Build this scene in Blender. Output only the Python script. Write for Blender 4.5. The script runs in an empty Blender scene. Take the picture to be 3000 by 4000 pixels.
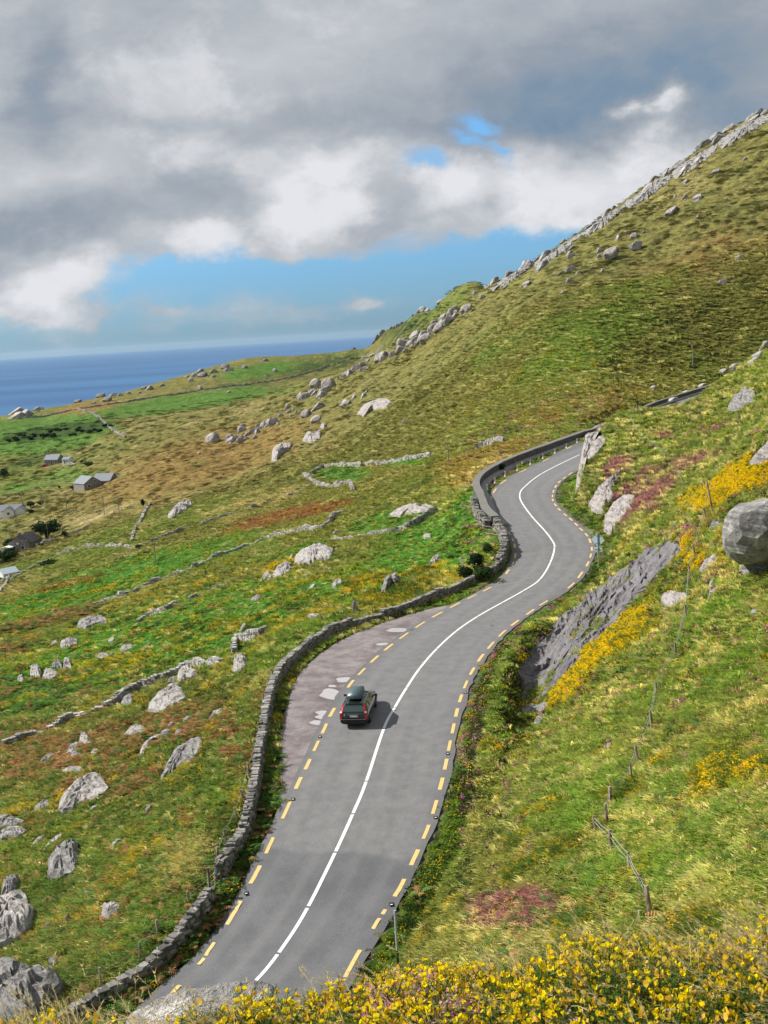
# Winding coast road below a rocky green hillside, sea and broken cloud beyond
EXPO = 0.80; SKY_K = .8; CLOUD_K = 10 / 2 ** .75; DARK_END = 10.; HAZE_D = 1.0e-5
import bpy, bmesh, math, random
import numpy as np
from mathutils import Vector, Matrix
random.seed(7); rng = np.random.default_rng(7)
scene = bpy.context.scene
COL = scene.collection
R_ = math.radians
# ------------------------------------------------------------------ camera
# measured on the photograph (1659 x 2212 units): focal length and the tilt of the sea horizon
FL = 2500.0
ROLL = math.atan2(48, 770)
PITCH = math.atan(math.cos(ROLL) * 386 / FL)
def rays(P):
    P = np.atleast_2d(np.array(P, float)); x = P[:, 0] - 829.5; y = 1106 - P[:, 1]
    c, s = math.cos(ROLL), math.sin(ROLL)
    X = x * c + y * s; Z = -x * s + y * c
    ct, st = math.cos(PITCH), math.sin(PITCH)
    return np.stack([X, FL * ct + Z * st, -FL * st + Z * ct], 1)
def project(x, y, z):
    ct, st = math.cos(PITCH), math.sin(PITCH); c, s = math.cos(ROLL), math.sin(ROLL)
    d = y * ct - z * st; Z = (y * st + z * ct) / np.maximum(d, .01) * FL; X = x / np.maximum(d, .01) * FL
    return 829.5 + X * c - Z * s, 1106 - (X * s + Z * c)
def azr(P):
    d = rays(P); return np.arctan2(d[:, 0], d[:, 1]), d[:, 2] / np.hypot(d[:, 0], d[:, 1])
cam_d = bpy.data.cameras.new('camera'); cam = bpy.data.objects.new('camera', cam_d); COL.objects.link(cam)
cam_d.sensor_fit = 'HORIZONTAL'; cam_d.sensor_width = 36; cam_d.lens = 36 * FL / 1659
cam_d.clip_start = .05; cam_d.clip_end = 90000
ct, st, c_, s_ = math.cos(PITCH), math.sin(PITCH), math.cos(ROLL), math.sin(ROLL)
fwd = Vector((0, ct, -st)); up0 = Vector((0, st, ct)); rt0 = Vector((1, 0, 0))
upv = up0 * c_ + rt0 * (s_); rtv = rt0 * c_ - up0 * s_
# image right vector in world: x_img -> (c, -s) in (right, up)
rtv = rt0 * c_ - up0 * s_; upv = rt0 * s_ + up0 * c_
M = Matrix((rtv, upv, -fwd)).transposed().to_4x4()
cam.matrix_world = M
scene.camera = cam

# ------------------------------------------------------------------ noise
def _h(ix, iy, seed):
    n = (ix.astype(np.int64) * 374761393 + iy.astype(np.int64) * 668265263 + seed * 2147483647) & 0xffffffff
    n = ((n ^ (n >> 13)) * 1274126177) & 0xffffffff
    n = (n ^ (n >> 16)) & 0xffffff
    return n / float(0xffffff) * 2 - 1
def vn(x, y, seed=0):
    ix = np.floor(x); iy = np.floor(y); fx = x - ix; fy = y - iy
    u = fx * fx * (3 - 2 * fx); v = fy * fy * (3 - 2 * fy)
    a = _h(ix, iy, seed); b = _h(ix + 1, iy, seed); c = _h(ix, iy + 1, seed); d = _h(ix + 1, iy + 1, seed)
    return (a * (1 - u) + b * u) * (1 - v) + (c * (1 - u) + d * u) * v
def fbm(x, y, o=4, seed=0, g=.5):
    r = 0; a = 1; t = 0
    for i in range(o):
        r = r + a * vn(x * 2 ** i + 13.7 * i, y * 2 ** i - 7.1 * i, seed + i); t += a; a *= g
    return r / t
def sst(a, b, x):
    t = np.clip((x - a) / (b - a), 0, 1); return t * t * (3 - 2 * t)

# ------------------------------------------------------------------ road measurements (photo units)
Lp=[(230,2240),(320,2190),(380,2119),(445,2045),(505,1966.5),(552,1891.5),(582.5,1826.5),(619,1754),(645,1696.5),(665,1653),(683,1611.6),(701,1575),(717.5,1541.6),(757.5,1479),(781.5,1451.6),(809,1424),(839.5,1398),(872.5,1374),(907.5,1350),(944.5,1327.6),(983,1306.6),(1019.5,1287),(1052,1269),(1079.5,1250.6),(1096,1232),(1107.5,1215.5),(1113,1199),(1112,1183),(1108,1169),(1099.5,1153),(1090.5,1140),(1081.5,1125.5),(1064,1099),(1061,1076.5),(1068.5,1059),(1087,1040),(1129.5,1018),(1179.5,995.5),(1229.5,970.5),(1258.5,958)]
Rp=[(640,2285),(700,2190),(762.5,2089),(820,1999),(864.5,1926.5),(896,1857.5),(921,1800),(939.5,1746.5),(953.5,1696.5),(963,1652.6),(971,1611.6),(979,1575),(986.5,1541.6),(995,1510.6),(1006,1480),(1020,1451),(1038.5,1421.6),(1060.5,1394.6),(1085,1369),(1112.5,1346.6),(1145.5,1322),(1174.5,1300),(1233.5,1258.6),(1253.5,1239),(1269.5,1219),(1276,1201.5),(1278.5,1186),(1274.5,1170.5),(1267,1157),(1255.5,1144.5),(1244.5,1133),(1233,1122),(1221,1112),(1208,1100.5),(1199.5,1090.5),(1194,1080),(1193.5,1071),(1195.5,1061),(1200.5,1051),(1208,1041.5),(1219,1032),(1232,1023),(1275,1001)]
Cp=[(440,2258),(480,2190),(525,2134),(550,2109),(600,2046.5),(665,1957.5),(725,1849),(762.5,1764),(791.5,1691.5),(829.5,1581.6),(853,1534),(878.5,1489),(907,1445.6),(943.5,1403),(985.5,1365),(1032,1332),(1085.5,1298),(1129.5,1269),(1166,1243),(1188.5,1214),(1198,1188),(1193.5,1171.5),(1177,1147.5),(1147,1114),(1125.5,1083),(1123.5,1064),(1133.5,1049),(1169.5,1024),(1252,986.5)]
Cz=[-27.7,-27.5,-27.2,-27.0,-26.6,-25.8,-25,-24.5,-24.1,-23.6,-23.5,-23.5,-23.6,-23.8,-24.0,-24.3,-24.7,-25,-24.7,-24.1,-23.5,-23.1,-22.8,-22.5,-22.2,-22,-21.8,-21.4,-20.8]
def flat(P):
    d = rays(P); return d[:, :2] / -d[:, 2:]
def dens(A, n=10):
    A = np.array(A, float); t = np.arange(len(A)); tt = np.linspace(0, len(A) - 1, (len(A) - 1) * n + 1)
    # catmull-rom
    P = np.vstack([2 * A[0] - A[1], A, 2 * A[-1] - A[-2]]); i = np.minimum(tt.astype(int), len(A) - 2); f = (tt - i)[:, None]
    p0, p1, p2, p3 = P[i], P[i + 1], P[i + 2], P[i + 3]
    return .5 * (2 * p1 + (p2 - p0) * f + (2 * p0 - 5 * p1 + 4 * p2 - p3) * f ** 2 + (3 * p1 - p0 - 3 * p2 + p3) * f ** 3)
_cf = dens(flat(Cp), 10); _cz = np.interp(np.linspace(0, len(Cz) - 1, len(_cf)), np.arange(len(Cz)), Cz)
_k = np.ones(15) / 15; _cz = np.convolve(np.pad(_cz, 7, mode='edge'), _k, 'valid')
def roadz_flat(F):
    out = []
    for p in F:
        d = ((_cf - p) ** 2).sum(1); out.append(_cz[np.argmin(d)])
    return np.array(out)
def road_unproject(P, dz=0):
    """photo points lying on the road surface -> world"""
    F = flat(P); z = roadz_flat(F)
    if len(z) > 5: z = np.convolve(np.pad(z, 2, mode='edge'), np.ones(5) / 5, 'valid')
    return np.column_stack([F * (-z)[:, None], z + dz])
Cw = np.column_stack([_cf * (-_cz)[:, None], _cz])
Lw = road_unproject(dens(flat(Lp), 1) * 0 + 0 if False else Lp); Rw = road_unproject(Rp)
# far continuation behind the spur (world metres)
def unp(px, py, z):
    f = flat([(px, py)])[0]; return (f[0] * -z, f[1] * -z, z)
farW = [unp(1375,898,-20.1), unp(1420,878,-20.0), unp(1460,865,-19.9), unp(1500,852,-19.8), unp(1545,838,-19.6), unp(1590,828,-19.4)]
def offs(poly, d):
    poly = np.array(poly, float); t = np.gradient(poly[:, :2], axis=0); t /= np.linalg.norm(t, axis=1)[:, None]
    q = poly.copy(); q[:, 0] += t[:, 1] * d; q[:, 1] -= t[:, 0] * d; return q
farC = offs(farW, 5.6)
last = Cw[-1]
Cfull = np.vstack([Cw[::5], [last], dens(np.vstack([last, [last[0] + 9, last[1] + 17, -20.6], farC]), 6)[1:]])
Cfull = Cfull[np.r_[True, np.linalg.norm(np.diff(Cfull[:, :2], axis=0), axis=1) > .2]]
def resample(P, step):
    P = np.array(P, float); s = np.r_[0, np.cumsum(np.linalg.norm(np.diff(P[:, :2], axis=0), axis=1))]
    n = max(2, int(round(s[-1] / step)) + 1); t = np.linspace(0, s[-1], n)
    return np.column_stack([np.interp(t, s, P[:, k]) for k in range(P.shape[1])])
CR = resample(Cfull, .8); 
CS = np.arange(len(CR)) * .8
CT = np.gradient(CR[:, :2], axis=0); CT /= np.linalg.norm(CT, axis=1)[:, None]
CN = np.column_stack([CT[:, 1], -CT[:, 0]])          # right normal
def road_coord(x, y):
    """station index and signed lateral offset (+ = right of the centre line)"""
    x = np.asarray(x, float).ravel(); y = np.asarray(y, float).ravel()
    k = np.empty(len(x), int); 
    for i in range(0, len(x), 20000):
        dx = x[i:i + 20000, None] - CR[None, :, 0]; dy = y[i:i + 20000, None] - CR[None, :, 1]
        k[i:i + 20000] = np.argmin(dx * dx + dy * dy, 1)
    t = (x - CR[k, 0]) * CN[k, 0] + (y - CR[k, 1]) * CN[k, 1]
    d = np.hypot(x - CR[k, 0], y - CR[k, 1]); sg = np.sign(t); sg[sg == 0] = 1
    return k, sg * d
def road_z(x, y):
    k, t = road_coord(x, y); x = np.ravel(x); y = np.ravel(y)
    s = np.clip(k + ((x - CR[k, 0]) * CT[k, 0] + (y - CR[k, 1]) * CT[k, 1]) / .8, 0, len(CR) - 1.001); i = s.astype(int)
    return CR[i, 2] * (1 - (s - i)) + CR[i + 1, 2] * (s - i)
def half(P, side):
    k, t = road_coord(P[:, 0], P[:, 1]); o = np.argsort(k); kk = k[o]; tt = np.abs(t[o])
    return np.interp(np.arange(len(CR)), kk, tt, left=tt[0], right=3.9)
Lw = resample(road_unproject(Lp), .8); Rw = resample(road_unproject(Rp), .8)
HL = half(Lw, -1); HR = half(Rw, 1)
_k9 = np.ones(9) / 9
HL = np.convolve(np.pad(HL, 4, mode='edge'), _k9, 'valid'); HR = np.convolve(np.pad(HR, 4, mode='edge'), _k9, 'valid')
# foot of the wall on the left of the road
Wp = [(150,2225),(215,2180),(300,2130),(375,2062),(435,1995),(478,1925),(512,1855),(548,1790),(566,1700),(580,1600),(594,1525),(612,1470),(650,1424),(705,1384),(765,1355),(835,1335),(900,1313),(960,1288),(1010,1266),(1058,1246),(1085,1222),(1098,1192),(1092,1160),(1078,1138),(1058,1118),(1045,1085),(1036,1062),(1046,1042),(1075,1022),(1120,1001),(1180,978),(1262,947)]
Ww = road_unproject(Wp)
Wf = resample(np.vstack([Ww, ]), .8)
kk_, tt_ = road_coord(Wf[:, 0], Wf[:, 1]); o_ = np.argsort(kk_)
WL = np.interp(np.arange(len(CR)), kk_[o_], np.abs(tt_[o_]), right=5.6)
WL = np.maximum(np.convolve(np.pad(WL, 4, mode='edge'), _k9, 'valid'), HL + .5)

# ------------------------------------------------------------------ terrain control points
ctl = []
BT = [(-400,2330),(90,2232),(260,2215),(600,2185),(800,2135),(1000,2098),(1200,2075),(1400,2045),(1659,2035),(2000,2010)]
_ba, _bt = azr(BT)
def bank_t(adeg): return float(np.interp(R_(adeg), _ba, _bt))
def bank_edge(adeg): return 3.55 + .55 * max(0, min(1.2, (adeg + 20) / 40))
def P(px, py, r): a, t = azr([(px, py)]); ctl.append((a[0], math.log(r), t[0]))
def Q(azd, r, z): ctl.append((R_(azd), math.log(r), z / r))
def XY(x, y, z): ctl.append((math.atan2(x, y), math.log(math.hypot(x, y)), z / math.hypot(x, y)))
for a in (-32, -20, -10, 0, 10, 20, 32):                  # the bank the camera stands on
    ed = bank_edge(a); ez = bank_t(a) * ed - .205
    Q(a, .7, -1.66); Q(a, 1.6, -1.78); Q(a, 2.6, (ez - 1.95) / 2 * .9 - .12); Q(a, ed * .86, bank_t(a) * ed * .86 - .215); Q(a, ed, ez); Q(a, ed * 1.35, ez - 1.7)
    Q(a, 9, -8.5); Q(a, 16, -13.6)
    if a > 8: Q(a, 23, -16.2)
    else: Q(a, 26, -19.5 - .15 * -min(a, 0))
def toe(y): return np.interp(y, Rw[:, 1], Rw[:, 0])
for px, py, r in [(1659,1990,31.5),(1659,1860,35),(1659,1750,39),(1659,1620,45),(1659,1500,51.5),(1659,1400,57),(1659,1320,62),(1659,1200,68),
    (1800,1990,29),(1800,1700,38),(1800,1400,52),(1800,1200,60),(1800,1000,68),(1800,850,90),(2000,1500,44),(2000,1000,62),(2000,1980,27),
    (1520,1950,33),(1520,1800,39),(1520,1650,46),(1520,1500,55),(1520,1350,64),(1500,1240,73),(1570,1180,71),
    (1400,1980,35),(1400,1850,40),(1400,1700,47.5),(1400,1550,56),(1400,1430,64),(1420,1330,72),(1440,1240,80),
    (1280,1980,37.5),(1280,1850,42.5),(1280,1700,50),(1280,1580,57.5),(1280,1480,65),(1330,1380,71),
    (1150,1980,39.5),(1150,1850,45),(1150,1700,53),(1150,1620,58.5),
    (1050,1980,42),(1050,1850,48.5),(1040,1740,56.5),
    (940,2000,44.5),(960,1900,49.5),
    # ditch foot left of slab and slab
    (1110,1560,68),(1100,1640,61.5),(1125,1470,76),(1130,1420,82),(1180,1370,88),(1250,1300,96),(1300,1250,102),
    (1200,1540,66.5),(1230,1400,78),(1320,1330,79),(1330,1250,92),(1400,1190,95),(1390,1260,83),
    (1440,1165,90),(1520,1085,84),(1600,1010,80),(1659,960,76),(1620,1110,73),
    # heather slope and spur behind
    (1330,1200,108),(1310,1160,116),(1300,1100,131),(1270,1070,137),(1255,1020,150),(1400,1110,112),(1490,1060,113),(1400,1050,128),(1340,1040,136),
    (1300,1000,148),(1290,950,158),(1302,918,167),(1400,960,150),(1500,1000,128),(1500,920,150),(1580,980,110),(1600,900,132),(1659,920,98),(1659,840,125),
    (1370,890,166),(1450,882,173),(1510,862,178),(1545,838,182),(1600,800,176),(1659,752,165),(1800,650,150),(2000,500,140),
    # beyond the far road
    (1380,862,275),(1460,835,305),(1550,805,335),(1640,775,350),(1400,800,318),(1400,700,365),(1400,600,415),(1400,500,470),(1403,398,560),
    (1550,700,372),(1550,600,400),(1550,450,455),(1552,300,560),(1659,700,370),(1659,600,390),(1659,450,440),(1659,330,490),(1659,243,560),(1850,500,400),(1850,250,470),(1850,130,570),(2050,400,400),(2050,0,600),
    (1200,930,222),(1200,850,262),(1200,750,325),(1200,650,400),(1202,536,540),
    (1290,880,240),(1300,800,295),(1300,650,385),(1300,465,555),(1110,990,200),
    (1100,940,232),(1100,850,290),(1100,750,355),(1100,650,450),(1085,603,580),
    # middle field and hillside
    (1000,1110,155),(1040,1040,172),(1040,1000,195),(1000,1000,225),(1000,900,305),(1000,800,385),(1000,700,490),(1000,648,580),(1010,1180,131),(1000,1240,116.5),
    (900,1270,108),(900,1200,135),(900,1130,170),(900,1050,225),(900,950,310),(900,850,400),(900,760,530),(900,724,610),
    (800,1320,101),(800,1250,125),(800,1180,158),(800,1100,215),(800,1000,320),(800,900,430),(800,820,540),(820,775,640),
    (700,1370,92),(700,1300,117),(700,1200,165),(700,1100,250),(700,1000,370),(700,900,500),(700,840,610),(660,822,700),
    (600,1450,79.5),(600,1370,103),(600,1300,130),(600,1200,190),(600,1100,300),(600,1000,430),(600,920,560),(600,850,680),
    (500,1650,67),(500,1550,78),(500,1450,97),(500,1350,130),(500,1250,185),(500,1150,280),(500,1050,410),(500,950,580),(500,880,700),
    (400,1900,56.5),(400,1750,67),(400,1600,82),(400,1450,112),(400,1330,158),(400,1220,230),(400,1120,340),(400,1000,520),(400,900,710),
    (250,2100,50.5),(250,1950,59),(250,1800,71),(250,1650,88),(250,1500,120),(250,1380,170),(250,1280,240),(250,1180,340),(250,1080,470),(250,1000,610),(250,920,780),
    (100,2190,48),(100,2000,60),(100,1850,73),(100,1700,91),(100,1550,122),(100,1400,185),(100,1300,260),(100,1200,390),(100,1120,500),(100,1050,610),(120,1010,690),(100,950,810),(100,905,960),
    (-60,2100,57),(-60,1800,84),(-60,1600,118),(-60,1450,175),(-60,1330,260),(-60,1250,380),(-60,1180,480),(-60,1090,600),(-60,1000,760),(-60,940,920),
    (-250,2000,70),(-250,1600,135),(-250,1300,330),(-250,1100,620),(-250,950,1000),(-450,1800,110),(-450,1200,500),(-450,1000,900),
    # coast ridge and far green hill
    (0,902,1040),(90,886,1060),(200,868,1080),(310,842,1120),(400,818,1150),(480,795,1180),(565,780,1200),(640,780,1180),(700,772,1150),(760,754,1080),(830,712,1040),(900,677,950),(980,636,865),(1050,617,790),
    (300,890,900),(400,868,930),(520,840,950),(620,830,980),(720,812,1000),(800,782,1020),(850,742,910),(920,700,850),
    ]:
    P(px, py, r)
# behind skylines the ground falls away
for px, py, r in [(1085,603,580),(1202,536,540),(1300,465,555),(1403,398,560),(1552,300,560),(1659,243,560),(1850,130,570)]:
    a, t = azr([(px, py)]); ctl.append((a[0], math.log(r * 1.35), t[0] - .035)); ctl.append((a[0], math.log(r * 2.2), t[0] - .10))
for px, py, r in [(1000,655,700),(900,735,740),(820,785,800),(700,835,820)]:
    a, t = azr([(px, py)]); ctl.append((a[0], math.log(r), t[0] - .006))
for px, py, r in [(1370,890,186),(1450,882,194),(1510,862,200),(1545,838,206),(1600,800,205),(1659,752,205)]:
    a, t = azr([(px, py)]); ctl.append((a[0], math.log(r), t[0] - .016))
for px, py, r in [(0,902,1040),(200,868,1080),(400,818,1150),(565,780,1200),(760,754,1080),(900,677,950),(1050,617,790),(-150,910,1040),(-350,900,1040),(-600,880,1040)]:
    a, t = azr([(px, py)]); ctl.append((a[0], math.log(r * 1.1), t[0] - .03)); ctl.append((a[0], math.log(r * 1.3), t[0] - .10)); ctl.append((a[0], math.log(r * 1.9), -190 / (r * 1.9)))
    if px < -100: ctl.append((a[0], math.log(r), t[0]))
for i in range(4, len(CR), 9):                       # the road bed and both verges
    for off in (-HL[i] - .6, 0, HR[i] + .8):
        x, y = CR[i, :2] + CN[i] * off; XY(x, y, CR[i, 2])
for a_ in (-32, 32):
    Q(a_, 2500, -200)
A = np.array(ctl); SX = 3.2
_, uq = np.unique(np.round(A[:, :2] * [400, 200]).astype(int), axis=0, return_index=True); A = A[np.sort(uq)]
# drop controls that sit closer than ~ 0.6 deg / 1 % to a road control is not needed: light smoothing copes
U = np.column_stack([A[:, 0] * SX, A[:, 1]])
def phi(d2): return .5 * d2 * np.log(d2 + 1e-12)
K = phi(((U[:, None] - U[None]) ** 2).sum(2)) + np.eye(len(U)) * 2e-4
PM = np.column_stack([np.ones(len(U)), U]); n = len(U)
S_ = np.zeros((n + 3, n + 3)); S_[:n, :n] = K; S_[:n, n:] = PM; S_[n:, :n] = PM.T
sol = np.linalg.solve(S_, np.r_[A[:, 2], 0, 0, 0])
def tps(a, lr):
    a = a.ravel() * SX; lr = lr.ravel(); out = np.empty(len(a))
    for i in range(0, len(a), 8000):
        q = np.column_stack([a[i:i + 8000], lr[i:i + 8000]]); d2 = (q ** 2).sum(1)[:, None] + (U ** 2).sum(1)[None] - 2 * q @ U.T
        out[i:i + 8000] = phi(np.maximum(d2, 0)) @ sol[:n] + sol[n] + q @ sol[n + 1:]
    return out
azs = np.r_[np.linspace(R_(-34), R_(-22.5), 40)[:-1], np.linspace(R_(-22.5), R_(22.5), 520), np.linspace(R_(22.5), R_(34), 40)[1:]]
lrs = np.r_[np.linspace(math.log(.6), math.log(6), 60)[:-1], np.linspace(math.log(6), math.log(30), 60)[:-1], np.linspace(math.log(30), math.log(1350), 980), np.linspace(math.log(1350), math.log(3000), 50)[1:]]
NR, NC = len(lrs), len(azs)
# evaluate the smooth spline on a coarser lattice, then interpolate
ca = np.linspace(azs[0], azs[-1], 240); cl = np.linspace(lrs[0], lrs[-1], 460)
GA, GL = np.meshgrid(ca, cl); E0 = tps(GA, GL).reshape(GA.shape)
def bil(E, fa, fl):
    fa = np.clip(fa, 0, E.shape[1] - 1.001); fl = np.clip(fl, 0, E.shape[0] - 1.001)
    i = fl.astype(int); j = fa.astype(int); u = fl - i; v = fa - j
    return (E[i, j] * (1 - v) + E[i, j + 1] * v) * (1 - u) + (E[i + 1, j] * (1 - v) + E[i + 1, j + 1] * v) * u
AZ, LR = np.meshgrid(azs, lrs)
E1 = bil(E0, (AZ - ca[0]) / (ca[1] - ca[0]), (LR - cl[0]) / (cl[1] - cl[0]))
RR = np.exp(LR); E1 = E1 - sst(1250, 1500, RR) * .35; X = RR * np.sin(AZ); Y = RR * np.cos(AZ); Z = E1 * RR
# tussocks, hummocks, hollows
lump = fbm(X / 2.4, Y / 2.4, 4, 3) * .38 + fbm(X / 9, Y / 9, 3, 9) * .32
dirx = X * .86 + Y * .5; diry = -X * .5 + Y * .86
far = fbm(dirx / 20, diry / 12, 6, 21, .68) * 1.5 + fbm(X / 60, Y / 60, 3, 5) * 2.0
wf = sst(130, 330, RR); nearfade = sst(20, 34, RR)
DZ = (lump * (1 - wf * .5) * nearfade + far * wf) * (1 - .75 * sst(800, 1200, RR)) + fbm(X / .5, Y / .5, 3, 8) * .06 * (1 - nearfade) * sst(1.5, 3, RR)
# road corridor
near = (RR > 30) & (RR < 420) & (AZ > R_(-24)) & (AZ < R_(24))
ki = np.zeros(RR.shape, int); tv = np.full(RR.shape, 99.)
k_, t_ = road_coord(X[near], Y[near]); ki[near] = k_; tv[near] = t_
left = -WL[ki]; right = HR[ki] + .8
ii = ki / len(CR)
dout = np.where(tv < 0, np.maximum(0, left - tv), np.maximum(0, tv - right))
rz = CR[ki, 2]
# right side: narrow ditch then bank
yy = Y
w = 1 - sst(.25, 5.0, dout); w = np.where(near, w, 0)
w = np.where((tv > 0) & near, 1 - sst(.2, 4.2, dout), w)
w = np.where((tv < 0) & near, 1 - sst(.6, 6, dout), w)
Z = Z + DZ * (1 - w)
Z = Z * (1 - w) + (rz - .07) * w
berm = np.exp(-((tv - HR[ki] - 2.6) / 1.1) ** 2) * sst(53, 59, Y) * (1 - sst(86, 94, Y)) * (tv > 0)
ditch = np.exp(-((tv - HR[ki] - 5.0) / .9) ** 2) * sst(50, 60, Y) * (1 - sst(90, 110, Y)) * (tv > 0)
Z = Z + np.where(near, berm * (1.15 + .6 * fbm(X / 1.5, Y / 1.5, 3, 77)) - .5 * ditch, 0)
flatm = near & (tv > left - .3) & (tv < right)
Zr = rz - np.where((tv > -HL[ki] - .1) & (tv < HR[ki] + .05), .2, .07) + .022 * fbm(X / .7, Y / .7, 2, 6) * ((tv < -HL[ki] - .5) | (tv > HR[ki] + .3))
Z = np.where(flatm & (berm < .2), Zr, Z)
EE = Z / RR
NEAR_ = near; TV = tv; KI = ki
def gz(x, y, smooth=False):
    x = np.asarray(x, float); y = np.asarray(y, float); a = np.arctan2(x, y); l = np.log(np.hypot(x, y))
    return bil(Z, np.interp(a, azs, np.arange(NC)), np.interp(l, lrs, np.arange(NR)))
def hit(px, py, rmin=28):
    a, t = azr([(px, py)]); fa = float(np.clip(np.interp(a[0], azs, np.arange(NC)), 0, NC - 1.001)); j = int(fa); v = fa - j
    col = EE[:, j] * (1 - v) + EE[:, j + 1] * v; i0 = int(np.searchsorted(lrs, math.log(rmin)))
    q = np.nonzero(col[i0:] >= t[0])[0]
    if len(q) == 0: 
        i = int(np.argmax(col[i0:])) + i0; r = math.exp(lrs[i])
    else:
        i = q[0] + i0
        if i == i0: r = math.exp(lrs[i])
        else:
            c0, c1 = col[i - 1], col[i]; f = (t[0] - c0) / (c1 - c0 + 1e-12); r = math.exp(lrs[i - 1] + (lrs[i] - lrs[i - 1]) * f)
    x, y = r * math.sin(a[0]), r * math.cos(a[0]); return Vector((x, y, float(gz(x, y))))
PX, PY = project(X, Y, Z)
# ------------------------------------------------------------------ material helpers
class NT:
    def __init__(s, nt): s.nt = nt; s.n = nt.nodes; s.l = nt.links
    def add(s, typ, **kw):
        nd = s.n.new(typ)
        for k, v in kw.items(): setattr(nd, k, v)
        return nd
    def set(s, sock, v):
        if isinstance(v, bpy.types.NodeSocket): s.l.new(v, sock)
        elif v is not None:
            if sock.type == 'RGBA' and isinstance(v, (tuple, list)) and len(v) == 3: v = (*v, 1)
            sock.default_value = v
    def math(s, op, a, b=None, c=None, clamp=False):
        nd = s.add('ShaderNodeMath', operation=op, use_clamp=clamp); s.set(nd.inputs[0], a)
        if b is not None: s.set(nd.inputs[1], b)
        if c is not None: s.set(nd.inputs[2], c)
        return nd.outputs[0]
    def mix(s, f, a, b, mode='MIX'):
        nd = s.add('ShaderNodeMix', data_type='RGBA', blend_type=mode); s.set(nd.inputs[0], f); s.set(nd.inputs[6], a); s.set(nd.inputs[7], b); return nd.outputs[2]
    def noise(s, vec, scale, detail=4, rough=.5, dist=0, out=0):
        nd = s.add('ShaderNodeTexNoise'); s.set(nd.inputs['Vector'], vec); s.set(nd.inputs['Scale'], scale); s.set(nd.inputs['Detail'], detail)
        s.set(nd.inputs['Roughness'], rough); s.set(nd.inputs['Distortion'], dist); return nd.outputs[out]
    def ramp(s, f, a, b, lo=0., hi=1.):
        nd = s.add('ShaderNodeMapRange', interpolation_type='SMOOTHSTEP'); s.set(nd.inputs[0], f); s.set(nd.inputs[1], a); s.set(nd.inputs[2], b); s.set(nd.inputs[3], lo); s.set(nd.inputs[4], hi); return nd.outputs[0]
    def map(s, vec, sc=(1, 1, 1), rot=(0, 0, 0), loc=(0, 0, 0)):
        nd = s.add('ShaderNodeMapping'); s.set(nd.inputs[0], vec); nd.inputs[1].default_value = loc; nd.inputs[2].default_value = rot; nd.inputs[3].default_value = sc; return nd.outputs[0]
    def attr(s, name, out=0, inst=False):
        nd = s.add('ShaderNodeAttribute', attribute_name=name); nd.attribute_type = 'INSTANCER' if inst else 'GEOMETRY'; return nd.outputs[out]
    def pos(s): return s.add('ShaderNodeNewGeometry').outputs['Position']
    def obj(s): return s.add('ShaderNodeTexCoord').outputs['Object']
    def bump(s, h, strength=.5, dist=.1):
        nd = s.add('ShaderNodeBump'); s.set(nd.inputs['Strength'], strength); s.set(nd.inputs['Distance'], dist); s.set(nd.inputs['Height'], h); return nd.outputs[0]
def material(name, color=(.5, .5, .5), rough=.8, metal=0., spec=.3, build=None, coat=0):
    m = bpy.data.materials.new(name); m.use_nodes = True; t = NT(m.node_tree); b = m.node_tree.nodes['Principled BSDF']
    b.inputs['Roughness'].default_value = rough; b.inputs['Metallic'].default_value = metal; b.inputs['Specular IOR Level'].default_value = spec
    b.inputs['Coat Weight'].default_value = coat
    b.inputs['Base Color'].default_value = (*color, 1)
    if build: build(t, b)
    elif metal == 0 or True:                              # every plain material still gets a little procedural wear
        n_ = t.noise(t.obj(), 9, 4, .6); t.set(b.inputs['Base Color'], t.mix(t.ramp(n_, .3, .7), tuple(c * .86 for c in color), tuple(min(1, c * 1.1) for c in color)))
    return m
def m_ground(t, b):
    p = t.pos(); c = t.attr('col')
    n1 = t.noise(t.map(p, (1, 1, 2.2)), .42, 10, .72); n2 = t.noise(p, 3.1, 5, .65); n3 = t.noise(p, .13, 7, .72)
    v = t.ramp(n1, .32, .68, .55, 1.5); c = t.mix(1, c, v, 'MULTIPLY')
    c = t.mix(1, c, t.ramp(n2, .3, .7, .7, 1.3), 'MULTIPLY'); c = t.mix(1, c, t.ramp(n3, .34, .66, .72, 1.28), 'MULTIPLY')
    c = t.mix(t.ramp(t.noise(p, .9, 6, .7), .55, .75, 0, .45), c, (.24, .20, .075))
    c = t.mix(t.ramp(t.noise(t.map(p, (1, 1, 1), (0, 0, 1)), .55, 8, .7), .56, .70, 0, .6), c, (.03, .055, .014))
    t.set(b.inputs['Base Color'], c); h = t.math('ADD', n1, t.math('MULTIPLY', n2, .3)); t.set(b.inputs['Normal'], t.bump(h, .9, .8))
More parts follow.
